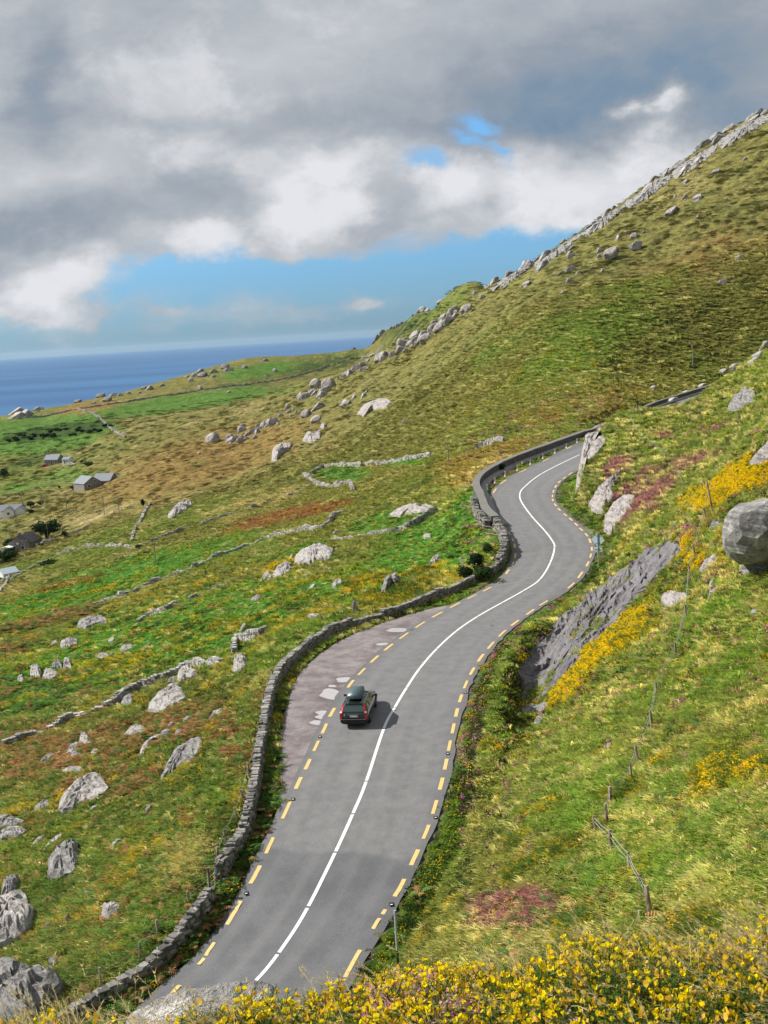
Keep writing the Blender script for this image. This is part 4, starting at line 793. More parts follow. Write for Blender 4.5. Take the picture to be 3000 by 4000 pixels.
OC = [ # outline, thickness (m), material, label
 (r1([(240,215),(250,150),(330,60),(400,25),(450,35),(470,80),(485,110),(440,130),(380,155),(300,200)]), 1.1, 0, 'big pale grey boulder with cracked right end among bracken'),
 (r3([(690,960),(700,915),(750,820),(840,760),(880,752),(885,800),(850,850),(790,880),(740,920)]), 1.0, 1, 'long slanting grey slab with sharp upper corner'),
 (r3([(635,655),(635,620),(690,560),(770,515),(815,590),(760,620),(700,650)]), .9, 0, 'broad flat pale slab below the curved wall remnant'),
 (r3([(1003,480),(1008,430),(1030,408),(1060,415),(1080,430),(1062,465),(1030,478)]), 1.2, 0, 'pale upright rock under the short wall corner'),
 (r1([(200,490),(205,420),(240,360),(300,330),(345,320),(350,400),(330,470),(260,500)]), 1.3, 1, 'blocky grey boulder with a dark shaded right side'),
 (r1([(-80,830),(-80,600),(0,575),(60,535),(110,535),(130,580),(165,640),(150,720),(60,780)]), 1.5, 0, 'huge pale lichen-spotted rock at the left edge'),
 (r1([(0,585),(10,510),(60,470),(90,490),(80,540),(20,592)]), .9, 1, 'dark grey rock standing above the huge lichen-spotted rock'),
 (r1([(-100,1180),(-100,900),(0,880),(80,885),(150,920),(230,930),(300,950),(285,990),(200,1070),(140,1150)]), 2.2, 1, 'rough jagged grey crag filling the bottom left corner'),
 (r1([(430,660),(440,600),(490,587),(530,600),(520,650),(470,670)]), .55, 0, 'small pale rock beside a yellow gorse tuft'),
 (r1([(-60,262),(-60,222),(0,220),(60,215),(120,245),(60,266)]), .8, 1, 'dark flat rock at the left edge, upper of a pair'),
 (r1([(-60,325),(0,290),(70,262),(130,280),(80,312),(0,322)]), .8, 0, 'pale flat rock at the left edge, lower of a pair'),
 (r1([(130,350),(160,315),(205,293),(195,312),(150,352)]), .4, 0, 'thin pale sliver of rock left of the leaning sliver'),
 (r1([(178,382),(200,345),(240,305),(275,288),(270,310),(215,350)]), .45, 0, 'leaning pale sliver of rock above the blocky boulder'),
 (r1([(380,195),(410,172),(430,170),(415,185)]), .3, 0, 'small pale slab below the big cracked boulder'),
 (r3([(530,752),(560,718),(610,706),(635,715),(625,745),(570,752)]), .6, 2, 'low pinkish rock in the bracken near the sunken wall'),
 (r3([(597,850),(605,815),(650,765),(705,742),(700,762),(650,790),(615,850)]), .6, 0, 'crescent pale rock left of the long slanting slab'),
 (r3([(340,780),(345,740),(375,740),(402,785),(370,795)]), .7, 0, 'pale square rock standing in the bracken'),
 (r3([(283,835),(300,795),(340,780),(360,785),(310,835)]), .6, 1, 'rounded grey rock left of the square rock'),
 (r3([(298,850),(320,812),(362,815),(355,840)]), .5, 0, 'low pale rock under the square rock'),
 (r3([(168,885),(190,845),(225,825),(245,832),(215,870)]), .6, 1, 'brown grey rock half hidden in bracken'),
 (r3([(258,908),(290,885),(335,882),(375,900),(330,910)]), .45, 0, 'pale rock with gorse at its right end'),
 (r3([(388,828),(400,810),(435,812),(438,830)]), .35, 0, 'small pale rock right of the square rock'),
 (r3([(748,755),(760,730),(795,720),(790,745)]), .4, 0, 'small pale rock below the yellow gorse clump'),
 (r3([(890,700),(920,650),(975,632),(985,645),(930,670)]), .5, 0, 'pale rock by the thin wooden stake'),
 (r3([(140,1080),(165,1050),(210,1028),(225,1045),(190,1075)]), .6, 1, 'grey rock left of the big cracked boulder'),
 (r3([(128,495),(132,450),(165,442),(182,470),(175,500)]), 1.0, 0, 'square pale block at the left of the rock pile'),
 (r3([(180,500),(195,460),(230,462),(265,490),(220,503)]), .8, 2, 'low pale block in the middle of the rock pile'),
 (r3([(222,460),(232,428),(265,425),(270,450)]), 1.0, 1, 'dark block at the back of the rock pile'),
 (r3([(272,455),(278,415),(305,420),(312,462)]), 1.0, 0, 'pale block at the right of the rock pile'),
 (r3([(73,515),(80,490),(100,485),(105,510)]), .6, 0, 'small pale block left of the rock pile'),
 (r3([(325,288),(335,255),(390,238),(450,232),(472,255),(420,268),(370,285)]), 1.3, 1, 'dark layered outcrop like a stack of slabs'),
 (r3([(255,368),(260,345),(290,328),(340,332),(335,352),(290,365)]), .9, 2, 'pale twin rocks above the rock pile'),
 (r3([(210,365),(225,345),(252,332),(250,350)]), .6, 2, 'small pale rock left of the twin rocks'),
 (r3([(515,378),(530,358),(570,352),(578,368),(540,385)]), .5, 1, 'dark low rock in the gorse pasture'),
 (r3([(415,418),(425,395),(450,388),(475,400),(450,415)]), .5, 1, 'dark rock left of the low rock in the pasture'),
 (r3([(520,615),(535,585),(570,572),(585,590),(575,615)]), .7, 1, 'grey rock on the line of the sunken wall'),
 (r3([(765,515),(768,460),(800,452),(855,478),(860,490),(800,505),(780,530)]), .9, 0, 'pale rock knob at the end of the curved wall remnant'),
 (r3([(720,525),(735,505),(762,490),(760,512)]), .5, 1, 'small dark rock beside the pale knob'),
 (r3([(1430,108),(1445,88),(1480,78),(1485,90),(1450,108)]), .7, 0, 'pale flat rock in the gorse above the roadside wall'),
 (r3([(1318,240),(1335,230),(1385,222),(1395,230),(1350,242)]), .4, 0, 'narrow pale rock lying above the lay-by wall'),
 (r3([(1080,165),(1100,148),(1130,142),(1125,158)]), .5, 1, 'grey rock left of the gorse covered bank'),
 (r4([(-15,135),(0,85),(40,62),(78,72),(70,88),(30,100),(5,132)]), 1.2, 1, 'dark craggy rock beside bright gorse above the roadside wall'),
 (r5([(1175,1060),(1190,1025),(1240,990),(1265,1000),(1255,1035),(1210,1062)]), 1.1, 2, 'pale rounded outcrop at the left foot of the twin domes'),
 (r5([(1265,1000),(1270,965),(1320,935),(1390,915),(1450,942),(1440,975),(1380,985),(1330,1003)]), 1.6, 0, 'large double domed pale outcrop in the green pasture'),
 (r5([(1130,1072),(1140,1045),(1165,1035),(1175,1060)]), .8, 0, 'small pale block left of the rounded outcrop'),
 (r5([(720,798),(760,755),(800,730),(830,728),(835,748),(790,780),(740,805)]), 2.4, 2, 'long pale boulder alone in the straw-coloured valley field'),
 (r5([(1170,558),(1175,505),(1225,478),(1265,480),(1250,510),(1210,530),(1195,556)]), 3.0, 2, 'pale hooked outcrop on the lower hillside'),
 (r5([(1303,470),(1325,430),(1340,440),(1350,460),(1390,425),(1388,455),(1340,478)]), 2.6, 2, 'broken pale outcrop right of the hooked one'),
 (r5([(1382,410),(1395,392),(1412,400),(1400,415)]), 2.0, 2, 'small pale rock above the broken outcrop'),
 (r6([(-120,350),(-95,318),(-20,285),(35,292),(20,325),(-60,335),(-90,368)]), 2.2, 2, 'large pale outcrop highest on the middle hillside'),
 (r6([(15,790),(50,765),(110,742),(160,745),(150,755),(230,755),(180,775),(90,785),(60,800)]), 1.0, 2, 'smooth pale rock beside the bright green field'),
 (r6([(165,885),(175,872),(205,873),(205,887),(180,893)]), .5, 0, 'white stone lying in the bright green field'),
 (r6([(185,1012),(205,985),(245,965),(255,978),(220,1005)]), .7, 0, 'pale rock in the gorse left of the dark bush'),
 # right-hand side
 (r6([(1480,345),(1500,300),(1560,258),(1600,262),(1612,280),(1580,310),(1530,340)]), 1.6, 1, 'dark jagged outcrop high on the right bank'),
 (r6([(1565,585),(1600,545),(1660,490),(1760,450),(1760,540),(1620,570)]), 1.0, 2, 'grey rock face at the right edge above the gorse'),
 (r6([(1405,850),(1412,832),(1445,822),(1470,835),(1430,852)]), .5, 1, 'grey rock left of the great round boulder'),
 (r6([(1525,1045),(1540,1000),(1600,970),(1700,950),(1700,985),(1620,1000),(1570,1052)]), .8, 2, 'pale pinkish rock under the great round boulder'),
 (r6([(1358,1040),(1375,1005),(1430,975),(1462,980),(1440,1000),(1385,1035)]), .5, 2, 'flat pinkish rock left of the pinkish rock ledge'),
 (r4([(1192,150),(1215,130),(1270,128),(1325,145),(1290,170),(1240,200),(1205,195)]), .5, 2, 'flat grey boulder beside the fence on the right slope'),
 (r4([(1398,120),(1410,80),(1425,62),(1437,90),(1410,125)]), .4, 2, 'small tall pale rock near the right fence'),
 (r4([(1392,168),(1405,135),(1440,118),(1448,130),(1412,155)]), .4, 0, 'pale rock below the small tall rock'),
 (r4([(1572,232),(1590,210),(1632,208),(1620,228)]), .4, 2, 'pinkish rock at the right edge of the slope'),
 (r4([(1530,45),(1560,12),(1640,0),(1700,10),(1650,40),(1570,52)]), .7, 1, 'grey ledge at the right edge under the great boulder'),
 (r4([(640,712),(650,680),(690,655),(710,660),(700,690),(665,712)]), .5, 1, 'dark rock at the lower tip of the great slab'),
 (r4([(565,660),(580,630),(625,615),(680,620),(720,600),(735,620),(680,650),(620,662)]), .35, 1, 'broken shelf of rock at the foot of the great slab'),
 (r4([(955,800),(965,785),(990,790),(985,812),(965,822)]), .35, 1, 'grey stone poking from tall grass on the right slope'),
 (r6([(822,705),(828,640),(845,560),(862,470),(875,425),(905,400),(940,382),(968,392),(930,420),(915,440),(970,455),(950,500),(925,530),(870,570),(850,610),(845,690)]), 1.2, 2, 'steep pale cutting face where the road vanishes round the spur'),
 (r6([(878,752),(918,685),(962,640),(1028,603),(1012,650),(985,690),(1000,715),(960,745),(955,785),(905,790)]), 1.2, 2, 'pale grey rock face in the heather, left of two'),
 (r6([(945,862),(952,800),(992,735),(1045,702),(1098,698),(1072,758),(1012,828),(980,882)]), 1.1, 2, 'pale grey rock face in the heather, right of two'),
 ([(1115,1512),(1122,1490),(1113,1448),(1145,1405),(1195,1350),(1255,1300),(1330,1240),(1400,1190),(1440,1166),(1462,1172),(1482,1185),(1420,1250),(1358,1318),(1345,1345),(1290,1395),(1240,1452),(1225,1490),(1180,1530),(1150,1520)], .75, 3, 'great dark slanting rock slab beside the road cutting'),
]
for i, (poly, T, m, lab) in enumerate(OC):
    big = (max(p[0] for p in poly) - min(p[0] for p in poly)) > 200
    rm = 90 if poly[0][1] < 1230 and poly[0][0] < 1200 else 28
    T = T * (.22 if big else .6)
    outcrop(poly, T, m, lab, name='rock_slab' if big else 'rock_outcrop', seed=i, nb=170 if big else 44, rings=40 if big else 9, rmin=rm, prof=.25 if big else .5, facet=.5 if big else .45, sub_mat=MSLAB if m == 3 else None)
place_rock(1664, 1206, 196, 112, 1, 0, -12, 'great round grey boulder perched on the right bank', rz=.3, sink=.2)
place_rock(769, 1325, 13, 28, 0, 5, 8, 'thin standing stone above the lay-by wall', rmin=60)
place_rock(152, 1830 - 8, 1, 1, 0, 0, 0, None) if False else None
place_rock(118, 2096, 27, 32, 1, 4, 0, 'single upright grey stone above the jagged crag', rz=0)
place_rock(321, 1998, 17, 20, 0, 4, 0, 'small grey stone right of the gorse tuft rock')
place_rock(107, 2010, 22, 16, 1, 1, 0, 'small grey stone right of the huge lichen-spotted rock')
place_rock(148, 1996, 14, 22, 0, 5, 0, 'little white pointed stone in yellow gorse')
place_rock(322, 1755, 28, 16, 1, 3, 20, 'dark low rock in the green bracken below the slanting slab')
place_rock(249, 1832, 34, 16, 0, 3, 25, 'pale narrow stone lying below the big cracked boulder')
place_rock(921, 1163, 16, 10, 0, 2, 0, 'round white stone in the green field near the rushes', rmin=90) if False else None
# hillside rocks: lines of pale rock following the strata, countable but alike
cnt = 0
def chain(pts, n_, w, h, jx, jy, m, lab, grp, tilt=25, rmin=150, cat='rock', nm='hillside_rock'):
    global cnt
    P_ = dens(pts, 12) if len(pts) > 2 else np.linspace(pts[0], pts[1], 24)
    for k in range(n_):
        q = P_[int(random.random() * (len(P_) - 1))]; s = random.uniform(.35, 1.35) ** 1.6
        sk_ = random.uniform(.38, .58); place_rock(q[0] + random.gauss(0, jx), q[1] + random.gauss(0, jy), w * s, h * s * random.uniform(.7, 1.2), m if random.random() < .75 else 0, random.choice([3, 3, 0, 5, 1]) if nm == 'skyline_crag' else None, tilt * random.uniform(.6, 1.3), lab, grp, nm, cat, rmin=rmin, sink=sk_); cnt += 1
chain([(478,958),(550,934),(585,917),(625,886),(700,843),(752,808),(808,786)], 62, 22, 11, 10, 6, 2, 'pale rocks strung in a line up the middle hillside', 'rocks in the lower strata line', 32)
chain([(640,905),(685,900),(740,876),(790,850)], 14, 22, 11, 12, 6, 2, 'pale rocks below the main strata line', 'rocks under the strata line')
chain([(808,786),(870,758),(915,728),(960,698),(1000,672),(1045,640)], 52, 24, 10, 9, 5, 2, 'pale rocks rising towards the skyline saddle', 'rocks in the upper strata line', 38)
chain([(1062,622),(1130,582),(1205,540),(1300,470),(1400,402),(1500,338),(1600,272),(1670,238)], 60, 30, 8, 9, 6, 1, 'grey crag rocks along the skyline of the hill', 'crags on the skyline', 36, 380, 'crag', 'skyline_crag')
chain([(1130,610),(1230,575),(1300,555),(1380,520),(1480,420),(1590,350)], 34, 22, 8, 40, 22, 2, 'scattered pale rocks on the upper hillside', 'rocks on the upper hillside', 30, 300)
for x, y, w, h, lab in [(1322,548,38,20,'largest pale rock on the upper hillside, left of a pair'),(1372,530,36,18,'pale rock on the upper hillside, right of a pair'),(1560,608,26,12,'dark rock on the right part of the upper hillside'),(1600,556,22,10,'pale rock near the right edge of the upper hillside'),(1232,552,24,10,'pale wedge rock below the skyline crags'),(1412,838,16,12,'pale squared rock above the distant parapet')]:
    place_rock(x, y + h / 2, w, h, 2, None, 20, lab, None, 'hillside_rock', rmin=230)
for x, y, w, h in [(1445,872,40,9),(1480,852,30,8),(1515,838,36,9),(1560,808,26,9),(1590,800,30,14),(1640,775,36,16),(1625,790,24,14),(1655,758,30,20)]:
    place_rock(x, y, w, h, 0, None, 20, 'pale rocks beside the distant road bend', 'rocks by the distant road', 'hillside_rock', rmin=150 if x > 1600 else 255)
chain([(20,903),(60,893),(100,884)], 16, 26, 10, 8, 3, 0, 'pale rocks on the low coastal ridge at the left', 'rocks on the coastal ridge', 10, 900, nm='ridge_rock')
chain([(180,872),(260,855),(340,838),(430,812),(520,790),(600,778)], 26, 16, 7, 12, 4, 1, 'small rocks along the crest of the coastal ridge', 'rocks on the ridge crest', 12, 900, nm='ridge_rock')
chain([(780,732),(850,697),(930,655),(1030,612)], 18, 14, 7, 8, 5, 1, 'small rocks on the far green ridge', 'rocks on the far ridge', 30, 700, nm='ridge_rock')
chain([(400,830),(470,850),(600,830),(900,980),(350,960),(1300,800)], 18, 10, 5, 90, 40, 0, 'small stones dotted over the far slopes', 'stones on the far slopes', 10, 250, nm='field_stone')
chain([(120,1350),(420,1420),(640,1340),(760,1200),(900,1180)], 26, 15, 9, 70, 40, 0, 'small pale stones in the green pasture', 'stones in the pasture', 10, 90, nm='field_stone')
chain([(60,1700),(240,1620),(420,1560),(330,1900),(120,1880)], 20, 18, 11, 60, 30, 0, 'small pale stones among the bracken', 'stones in the bracken', 10, 50, nm='field_stone')
chain([(1480,1250),(1560,1350),(1600,1280),(1500,1150),(1630,1450)], 10, 18, 9, 40, 20, 2, 'small pinkish stones on the right slope', 'stones on the right slope', 20, 40, nm='field_stone')
chain([(1110,1420),(1125,1480),(1090,1560),(1075,1650),(1050,1750)], 34, 9, 5, 14, 26, 0, 'loose stones in the roadside ditch', 'stones in the ditch', 10, 45, nm='loose_stone')
chain([(1140,2010),(1180,1990),(1230,1985)], 30, 11, 7, 26, 12, 0, 'loose scree stones under the heather bank', 'scree stones', 10, 32, nm='loose_stone')

sky_l = [(1058,622),(1100,596),(1150,568),(1205,536),(1255,500),(1300,470),(1350,436),(1400,400),(1450,370),(1500,337),(1550,304),(1600,270),(1670,236)]
names_ = ['lowest','second lowest','third lowest','middle','third highest','second highest']
for k in range(6):
    a, b_, c = sky_l[2 * k], sky_l[2 * k + 1], sky_l[2 * k + 2]; th = (9, 13, 17, 22, 22, 24)[k]; up = 3
    outcrop([(a[0] - 4, a[1] + up + 3), (b_[0], b_[1] + up), (c[0] + 6, c[1] + up), (c[0] + 2, c[1] + th * .8), (b_[0] + 8, b_[1] + th), (a[0] + 6, a[1] + th * .9)], 1.05, 1, names_[k] + ' stretch of grey bedrock along the skyline of the hill', name='skyline_outcrop', cat='crag', nb=64, rings=10, seed=70 + k, rmin=380, prof=.5, facet=.9)
# ------------------------------------------------------------------ gravel lay-by and puddles
gp = road_unproject([(611,1765),(606,1720),(604,1640),(608,1560),(622,1505),(648,1452),(698,1405),(755,1372),(850,1337),(930,1313),(985,1300)])
kg, tg = road_coord(gp[:, 0], gp[:, 1]); og = np.argsort(kg); ks, ts = kg[og], np.abs(tg[og])
pud = [(715,1499,23,12),(717.5,1481.6,9,3.2),(744,1468,19,6),(697,1539,16,4.4),(695,1548.6,14,4.4),(686,1560.6,16,5.5),(859.5,1360.6,23,5.5),(828,1391,17,3)]
pw = [road_unproject([(a - b_, c), (a + b_, c), (a, c - d), (a, c + d), (a, c)])  for a, c, b_, d in pud]
V = []; wet = []; NXG = 26; i0, i1 = ks[0], ks[-1]
for i in range(i0, i1 + 1):
    lo = -np.interp(i, ks, ts) - .3 * float(fbm(np.array([i * .6]), np.array([1.]), 3, 8)[0]); lo = min(lo, -HL[i] - .45)
    for u in np.linspace(lo, -HL[i] - .15, NXG):
        x, y = CR[i, :2] + CN[i] * u; V.append((x, y, CR[i, 2] - .028 + .008 * math.sin(x * 3 + y)))
        wt = 0
        for q in pw:
            rad = max(.5, np.linalg.norm(q[1] - q[0]) / 2 * 1.5); rad2 = max(.7, np.linalg.norm(q[3] - q[2]) / 2 * 1.6); dv = q[3, :2] - q[2, :2]; dv = dv / np.linalg.norm(dv); e_ = np.array([x, y]) - q[4, :2]; a = e_ @ dv; b_ = e_ @ np.array([-dv[1], dv[0]])
            wt = max(wt, math.exp(-((a / rad2) ** 2 + (b_ / rad) ** 2) ** 1.5))
        wet.append(min(1, wt + .35 * max(0, float(fbm(np.array([x / 1.2]), np.array([y / 1.2]), 3, 2)[0]))))
MGR = material('gravel', build=m_gravel)
o = mesh_np('gravel_layby', np.array(V), strip_quads(i1 - i0 + 1, NXG), MGR, smooth=True, attrs={'wet': np.array(wet)}); tag(o, 'rough purplish gravel lay-by beside the road', 'lay-by', kind='structure')
MPU = bpy.data.materials.new('puddle_water'); MPU.use_nodes = True; pb = MPU.node_tree.nodes['Principled BSDF']; tpu = NT(MPU.node_tree)
tpu.set(pb.inputs['Base Color'], tpu.mix(tpu.noise(tpu.pos(), 1.5, 3), (.33, .31, .315), (.42, .40, .40))); pb.inputs['Roughness'].default_value = .05; pb.inputs['IOR'].default_value = 1.6; pb.inputs['Specular IOR Level'].default_value = 1.0  # pale muddy base colour also stands in for the bright sky reflection
for k, (a, c, b_, d) in enumerate(pud):
    P_ = [(a + b_ * math.cos(t) * (1 + .13 * math.sin(3 * t + k) + .06 * math.sin(7 * t + 2 * k)), c + d * math.sin(t) * (1 + .15 * math.sin(2 * t + 1.3 * k))) for t in np.linspace(0, 6.2832, 29)[:-1]]
    q = road_unproject(P_ + [(a, c)]); q[:, 2] = road_z(q[:, 0], q[:, 1]) - .008; q[:, 2] = q[:, 2].mean() if False else q[:, 2]
    if a > 840: pass
    o = mesh_np('puddle', q, [(i, (i + 1) % 28, 28) for i in range(28)], MPU); tag(o, None, None, None, 'structure')
# ------------------------------------------------------------------ car
MBODY = material('black_car_paint', (.012, .014, .014), .22, spec=.6, coat=.8); MTRIM = material('black_trim', (.02, .02, .021), .55); MGLS = material('dark_car_glass', (.018, .045, .042), .06, spec=.9, coat=.6)
MTL = material('red_lamp_lens', (.50, .012, .02), .2, spec=.6); MTLW = material('clear_lamp_lens', (.75, .62, .60), .2, spec=.6); MCHR = material('bright_trim', (.45, .45, .46), .3, 1); MTY = material('tyre_rubber', (.02, .02, .02), .85); MRIM = material('alloy_rim', (.32, .33, .34), .35, .8)
MPL = material('white_number_plate', (.9, .9, .88), .4); MBL = material('blue_band', (.03, .06, .35), .5); MGS = material('green_sticker', (.22, .68, .14), .5); MBOX = material('roof_box_plastic', (.05, .085, .095), .38, spec=.5)
def build_car():
    root = empty('estate_car'); tag(root, 'black estate car with grey roof box driving away beside the puddles', 'car')
    def sec(y, zb, zt, wb, wm, wt_): return [(-wb, y, zb), (-wm, y, zb + .16), (-wt_, y, zt - .06), (-wt_ + .05, y, zt), (wt_ - .05, y, zt), (wt_, y, zt - .06), (wm, y, zb + .16), (wb, y, zb)]
    S = [sec(-2.36, .42, .78, .70, .74, .74), sec(-2.33, .30, .98, .80, .84, .82), sec(-2.05, .25, 1.0, .84, .88, .85), sec(-1.2, .24, .99, .85, .88, .86), sec(.2, .24, .96, .85, .88, .86), sec(.95, .24, .93, .85, .88, .85), sec(1.6, .25, .86, .84, .87, .82), sec(2.15, .27, .78, .80, .84, .76), sec(2.36, .34, .66, .68, .74, .66)]
    V = [p for s in S for p in s]; F = []
    for i in range(len(S) - 1):
        for k in range(8): a = i * 8 + k; b_ = i * 8 + (k + 1) % 8; F.append((a, b_, b_ + 8, a + 8))
    F.append(tuple(range(8))); F.append(tuple(range((len(S) - 1) * 8, len(S) * 8))[::-1])
    G = [(-2.30, .97, .80), (-2.02, 1.36, .66), (-1.85, 1.42, .60), (-.6, 1.455, .62), (.0, 1.43, .62), (.18, 1.39, .64), (.95, .94, .78)]
    k0 = len(V)
    low = {0: (-2.31, .95, .81), 6: (1.0, .90, .80)}
    # greenhouse shell as loft of x-sections along its outline
    for (y, z, w) in G: V += [(-w, y, z), (w, y, z)]
    lows = [(-2.31, .84), (-1.9, .85), (-1.5, .85), (-.6, .85), (.0, .85), (.4, .85), (1.0, .84)]
    for (y, w) in lows: V += [(-w, y, .95), (w, y, .95)]
    for i in range(6):
        a = k0 + 2 * i; F.append((a, a + 1, a + 3, a + 2)); l = k0 + 14 + 2 * i
        F.append((a, a + 2, l + 2, l)); F.append((a + 1, l + 1, l + 3, a + 3))
    body = mesh_np('body', np.array(V), F, MBODY, root, smooth=False)
    bm = bmesh.new(); bm.from_mesh(body.data); bmesh.ops.recalc_face_normals(bm, faces=bm.faces); bmesh.ops.bevel(bm, geom=list(bm.edges), offset=.03, segments=2, affect='EDGES', clamp_overlap=True); bm.to_mesh(body.data); bm.free(); body.data.polygons.foreach_set('use_smooth', [True] * len(body.data.polygons))
    def panel(name, quad, m, d=.02, parent=root, bev=0):
        q = [Vector(p) for p in quad]; n_ = (q[1] - q[0]).cross(q[3] - q[0]).normalized() * d; b = MB(); b.hexa([p - n_ * .6 for p in q] + [p + n_ for p in q]); return b.build(name, m, parent, bevel=bev)
    panel('rear_window', [(-.66, -2.325, 1.0), (.66, -2.325, 1.0), (.57, -2.065, 1.335), (-.57, -2.065, 1.335)], MGLS, .022)
    panel('windscreen', [(.68, .97, .96), (-.68, .97, .96), (-.57, .24, 1.385), (.57, .24, 1.385)], MGLS, .03)
    for s in (-1, 1):
        for (y0, y1, y2, y3) in ((-2.02, -1.28, -1.30, -1.86), (-1.2, -.28, -.32, -1.22), (-.2, .78, .15, -.24)):
            Q_ = [(s * .845, y0, .985), (s * .845, y1, .985), (s * .672, y2, 1.36), (s * .665, y3, 1.36)]
            panel('side_window', Q_ if s > 0 else Q_[::-1], MGLS, .018)
        panel('bright_strip', [(s * .875, -2.0, .955), (s * .875, .9, .945), (s * .868, .9, .972), (s * .868, -2.0, .982)][::s], MCHR, .012)
        panel('side_moulding', [(s * .892, -1.9, .52), (s * .892, 1.7, .52), (s * .892, 1.7, .58), (s * .892, -1.9, .58)][::s], MTRIM, .02)
        # tail lamp: tall column up the rear pillar, pale segment in the middle
        lamp = panel('tail_light', [(s * .70, -2.375, .56), (s * .845, -2.335, .56), (s * .835, -2.345, .93), (s * .69, -2.37, .93)][::s], MTL, .03, bev=.01)
        panel('lens', [(s * .665, -2.325, 1.02), (s * .79, -2.26, 1.02), (s * .70, -2.03, 1.34), (s * .59, -2.06, 1.34)][::s], MTL, .03, lamp)
        panel('lens', [(s * .69, -2.37, .935), (s * .83, -2.33, .935), (s * .79, -2.275, 1.015), (s * .665, -2.335, 1.015)][::s], MTLW, .032, lamp)
        m_ = MB(); m_.box((s * .98, .72, 1.0), (.20, .10, .14)); m_.box((s * .87, .72, .96), (.08, .06, .05)); m_.build('wing_mirror', MBODY, root, bevel=.025)
        rl = MB(); rl.tube((s * .56, -1.8, 1.50), (s * .56, .0, 1.50), .018, n=8); [rl.tube((s * .56, yy, 1.42), (s * .56, yy, 1.50), .018, n=6) for yy in (-1.8, -.9, 0)]; rl.build('roof_rail', MTRIM, root)
        for yy in (-1.32, 1.34):
            w_ = MB(); w_.tube((s * .70, yy, .315), (s * .89, yy, .315), .315, n=28); wh = w_.build('wheel', MTY, root, bevel=.0)
            r_ = MB(); r_.tube((s * .885, yy, .315), (s * .897, yy, .315), .20, n=20); [r_.box((s * .90, yy + .11 * math.cos(a), .315 + .11 * math.sin(a)), (.012, .2, .035), tilt=Matrix.Rotation(a, 3, 'X')) for a in np.arange(0, 6.28, 1.2566)]; r_.build('rim', MRIM, wh)
        ar = MB(); [ar.tube((s * .80, yy, .33), (s * .886, yy, .33), .37, n=24) for yy in (-1.32, 1.34)]; ar.build('wheel_arch', MTRIM, root)
    b = MB(); b.box((0, -2.38, .43), (1.60, .16, .24)); b.box((0, -2.33, .30), (1.5, .12, .12)); b.build('rear_bumper', MTRIM, root, bevel=.04)
    b = MB(); b.box((0, 2.36, .42), (1.56, .16, .24)); b.build('front_bumper', MTRIM, root, bevel=.04)
    b = MB(); b.box((0, -2.462, .57), (1.58, .02, .03)); b.build('bumper_strip', MCHR, root)
    b = MB(); b.box((-.02, -2.385, .83), (.70, .03, .035)); b.build('boot_handle', MCHR, root, bevel=.008)
    pl = MB(); pl.box((0, -2.385, .735), (.52, .02, .115)); plate = pl.build('number_plate', MPL, root, bevel=.004)
    q = MB(); q.box((-.235, -2.398, .735), (.05, .008, .11)); q.build('blue_band', MBL, plate)
    fc = bpy.data.curves.new('characters', 'FONT'); fc.body = 'LH ZV 70'; fc.size = .105; fc.align_x = 'CENTER'; fo = bpy.data.objects.new('characters', fc); me = bpy.data.meshes.new_from_object(fo); bpy.data.objects.remove(fo)
    co = bpy.data.objects.new('characters', me); COL.objects.link(co); co.parent = plate; co.location = (.03, -2.3975, .70); co.rotation_euler = (R_(90), 0, 0); me.materials.clear(); me.materials.append(MTRIM)
    q = MB(); q.box((.38, -2.29, 1.06), (.40, .012, .06), tilt=Matrix.Rotation(R_(-38), 3, 'X')); q.build('green_sticker', MGS, root)
    q = MB(); q.box((-.55, -2.388, .83), (.09, .01, .075)); q.build('pale_badge', MTLW, root)
    q = MB(); q.box((-.53, -2.388, .715), (.16, .01, .025)); q.build('lettering_strip', MCHR, root)
    # roof box: tapered towards the front
    bx = MB(); lo = 1.54
    for (y0, w0, h0), (y1, w1, h1) in zip([(-1.62, .46, .10), (-1.50, .50, .30), (-.2, .47, .36), (.25, .38, .22)], [(-1.50, .50, .30), (-.2, .47, .36), (.25, .38, .22), (.40, .30, .08)]):
        bx.hexa([(-w0, y0, lo), (w0, y0, lo), (w1, y1, lo), (-w1, y1, lo), (-w0 * .86, y0, lo + h0), (w0 * .86, y0, lo + h0), (w1 * .86, y1, lo + h1), (-w1 * .86, y1, lo + h1)])
    rb = bx.build('roof_box', MBOX, root)
    bm = bmesh.new(); bm.from_mesh(rb.data); bmesh.ops.remove_doubles(bm, verts=bm.verts, dist=.001); bmesh.ops.delete(bm, geom=[f for f in bm.faces if abs(f.normal.y) > .995 and abs(f.calc_center_median().y) < 1.6 and -1.55 < f.calc_center_median().y < .38], context='FACES'); bmesh.ops.recalc_face_normals(bm, faces=bm.faces); bmesh.ops.bevel(bm, geom=[e for e in bm.edges], offset=.03, segments=3, affect='EDGES', clamp_overlap=True); bm.to_mesh(rb.data); bm.free()
    rb.data.polygons.foreach_set('use_smooth', [True] * len(rb.data.polygons))
    cb = MB(); [cb.box((0, yy, 1.52), (1.16, .05, .03)) for yy in (-1.2, -.2)]; cb.build('cross_bar', MTRIM, root)
    b = MB(); b.box((0, -2.03, 1.405), (1.15, .16, .03)); b.build('rear_spoiler', MBODY, root, bevel=.01)
    return root
car = build_car()
wl = road_unproject([(741, 1560.5), (800.7, 1557.5)]); wf = road_unproject([(814.5, 1537)]); 
rr_, fr_ = Vector(wl[1]), Vector(wf[0]); fd = (fr_ - rr_); fd.z = 0; fd.normalize()
kc = road_coord(np.array([rr_.x]), np.array([rr_.y]))[0][0]; fd = (fd + Vector((CT[kc, 0], CT[kc, 1], 0)) * 1.0).normalized()
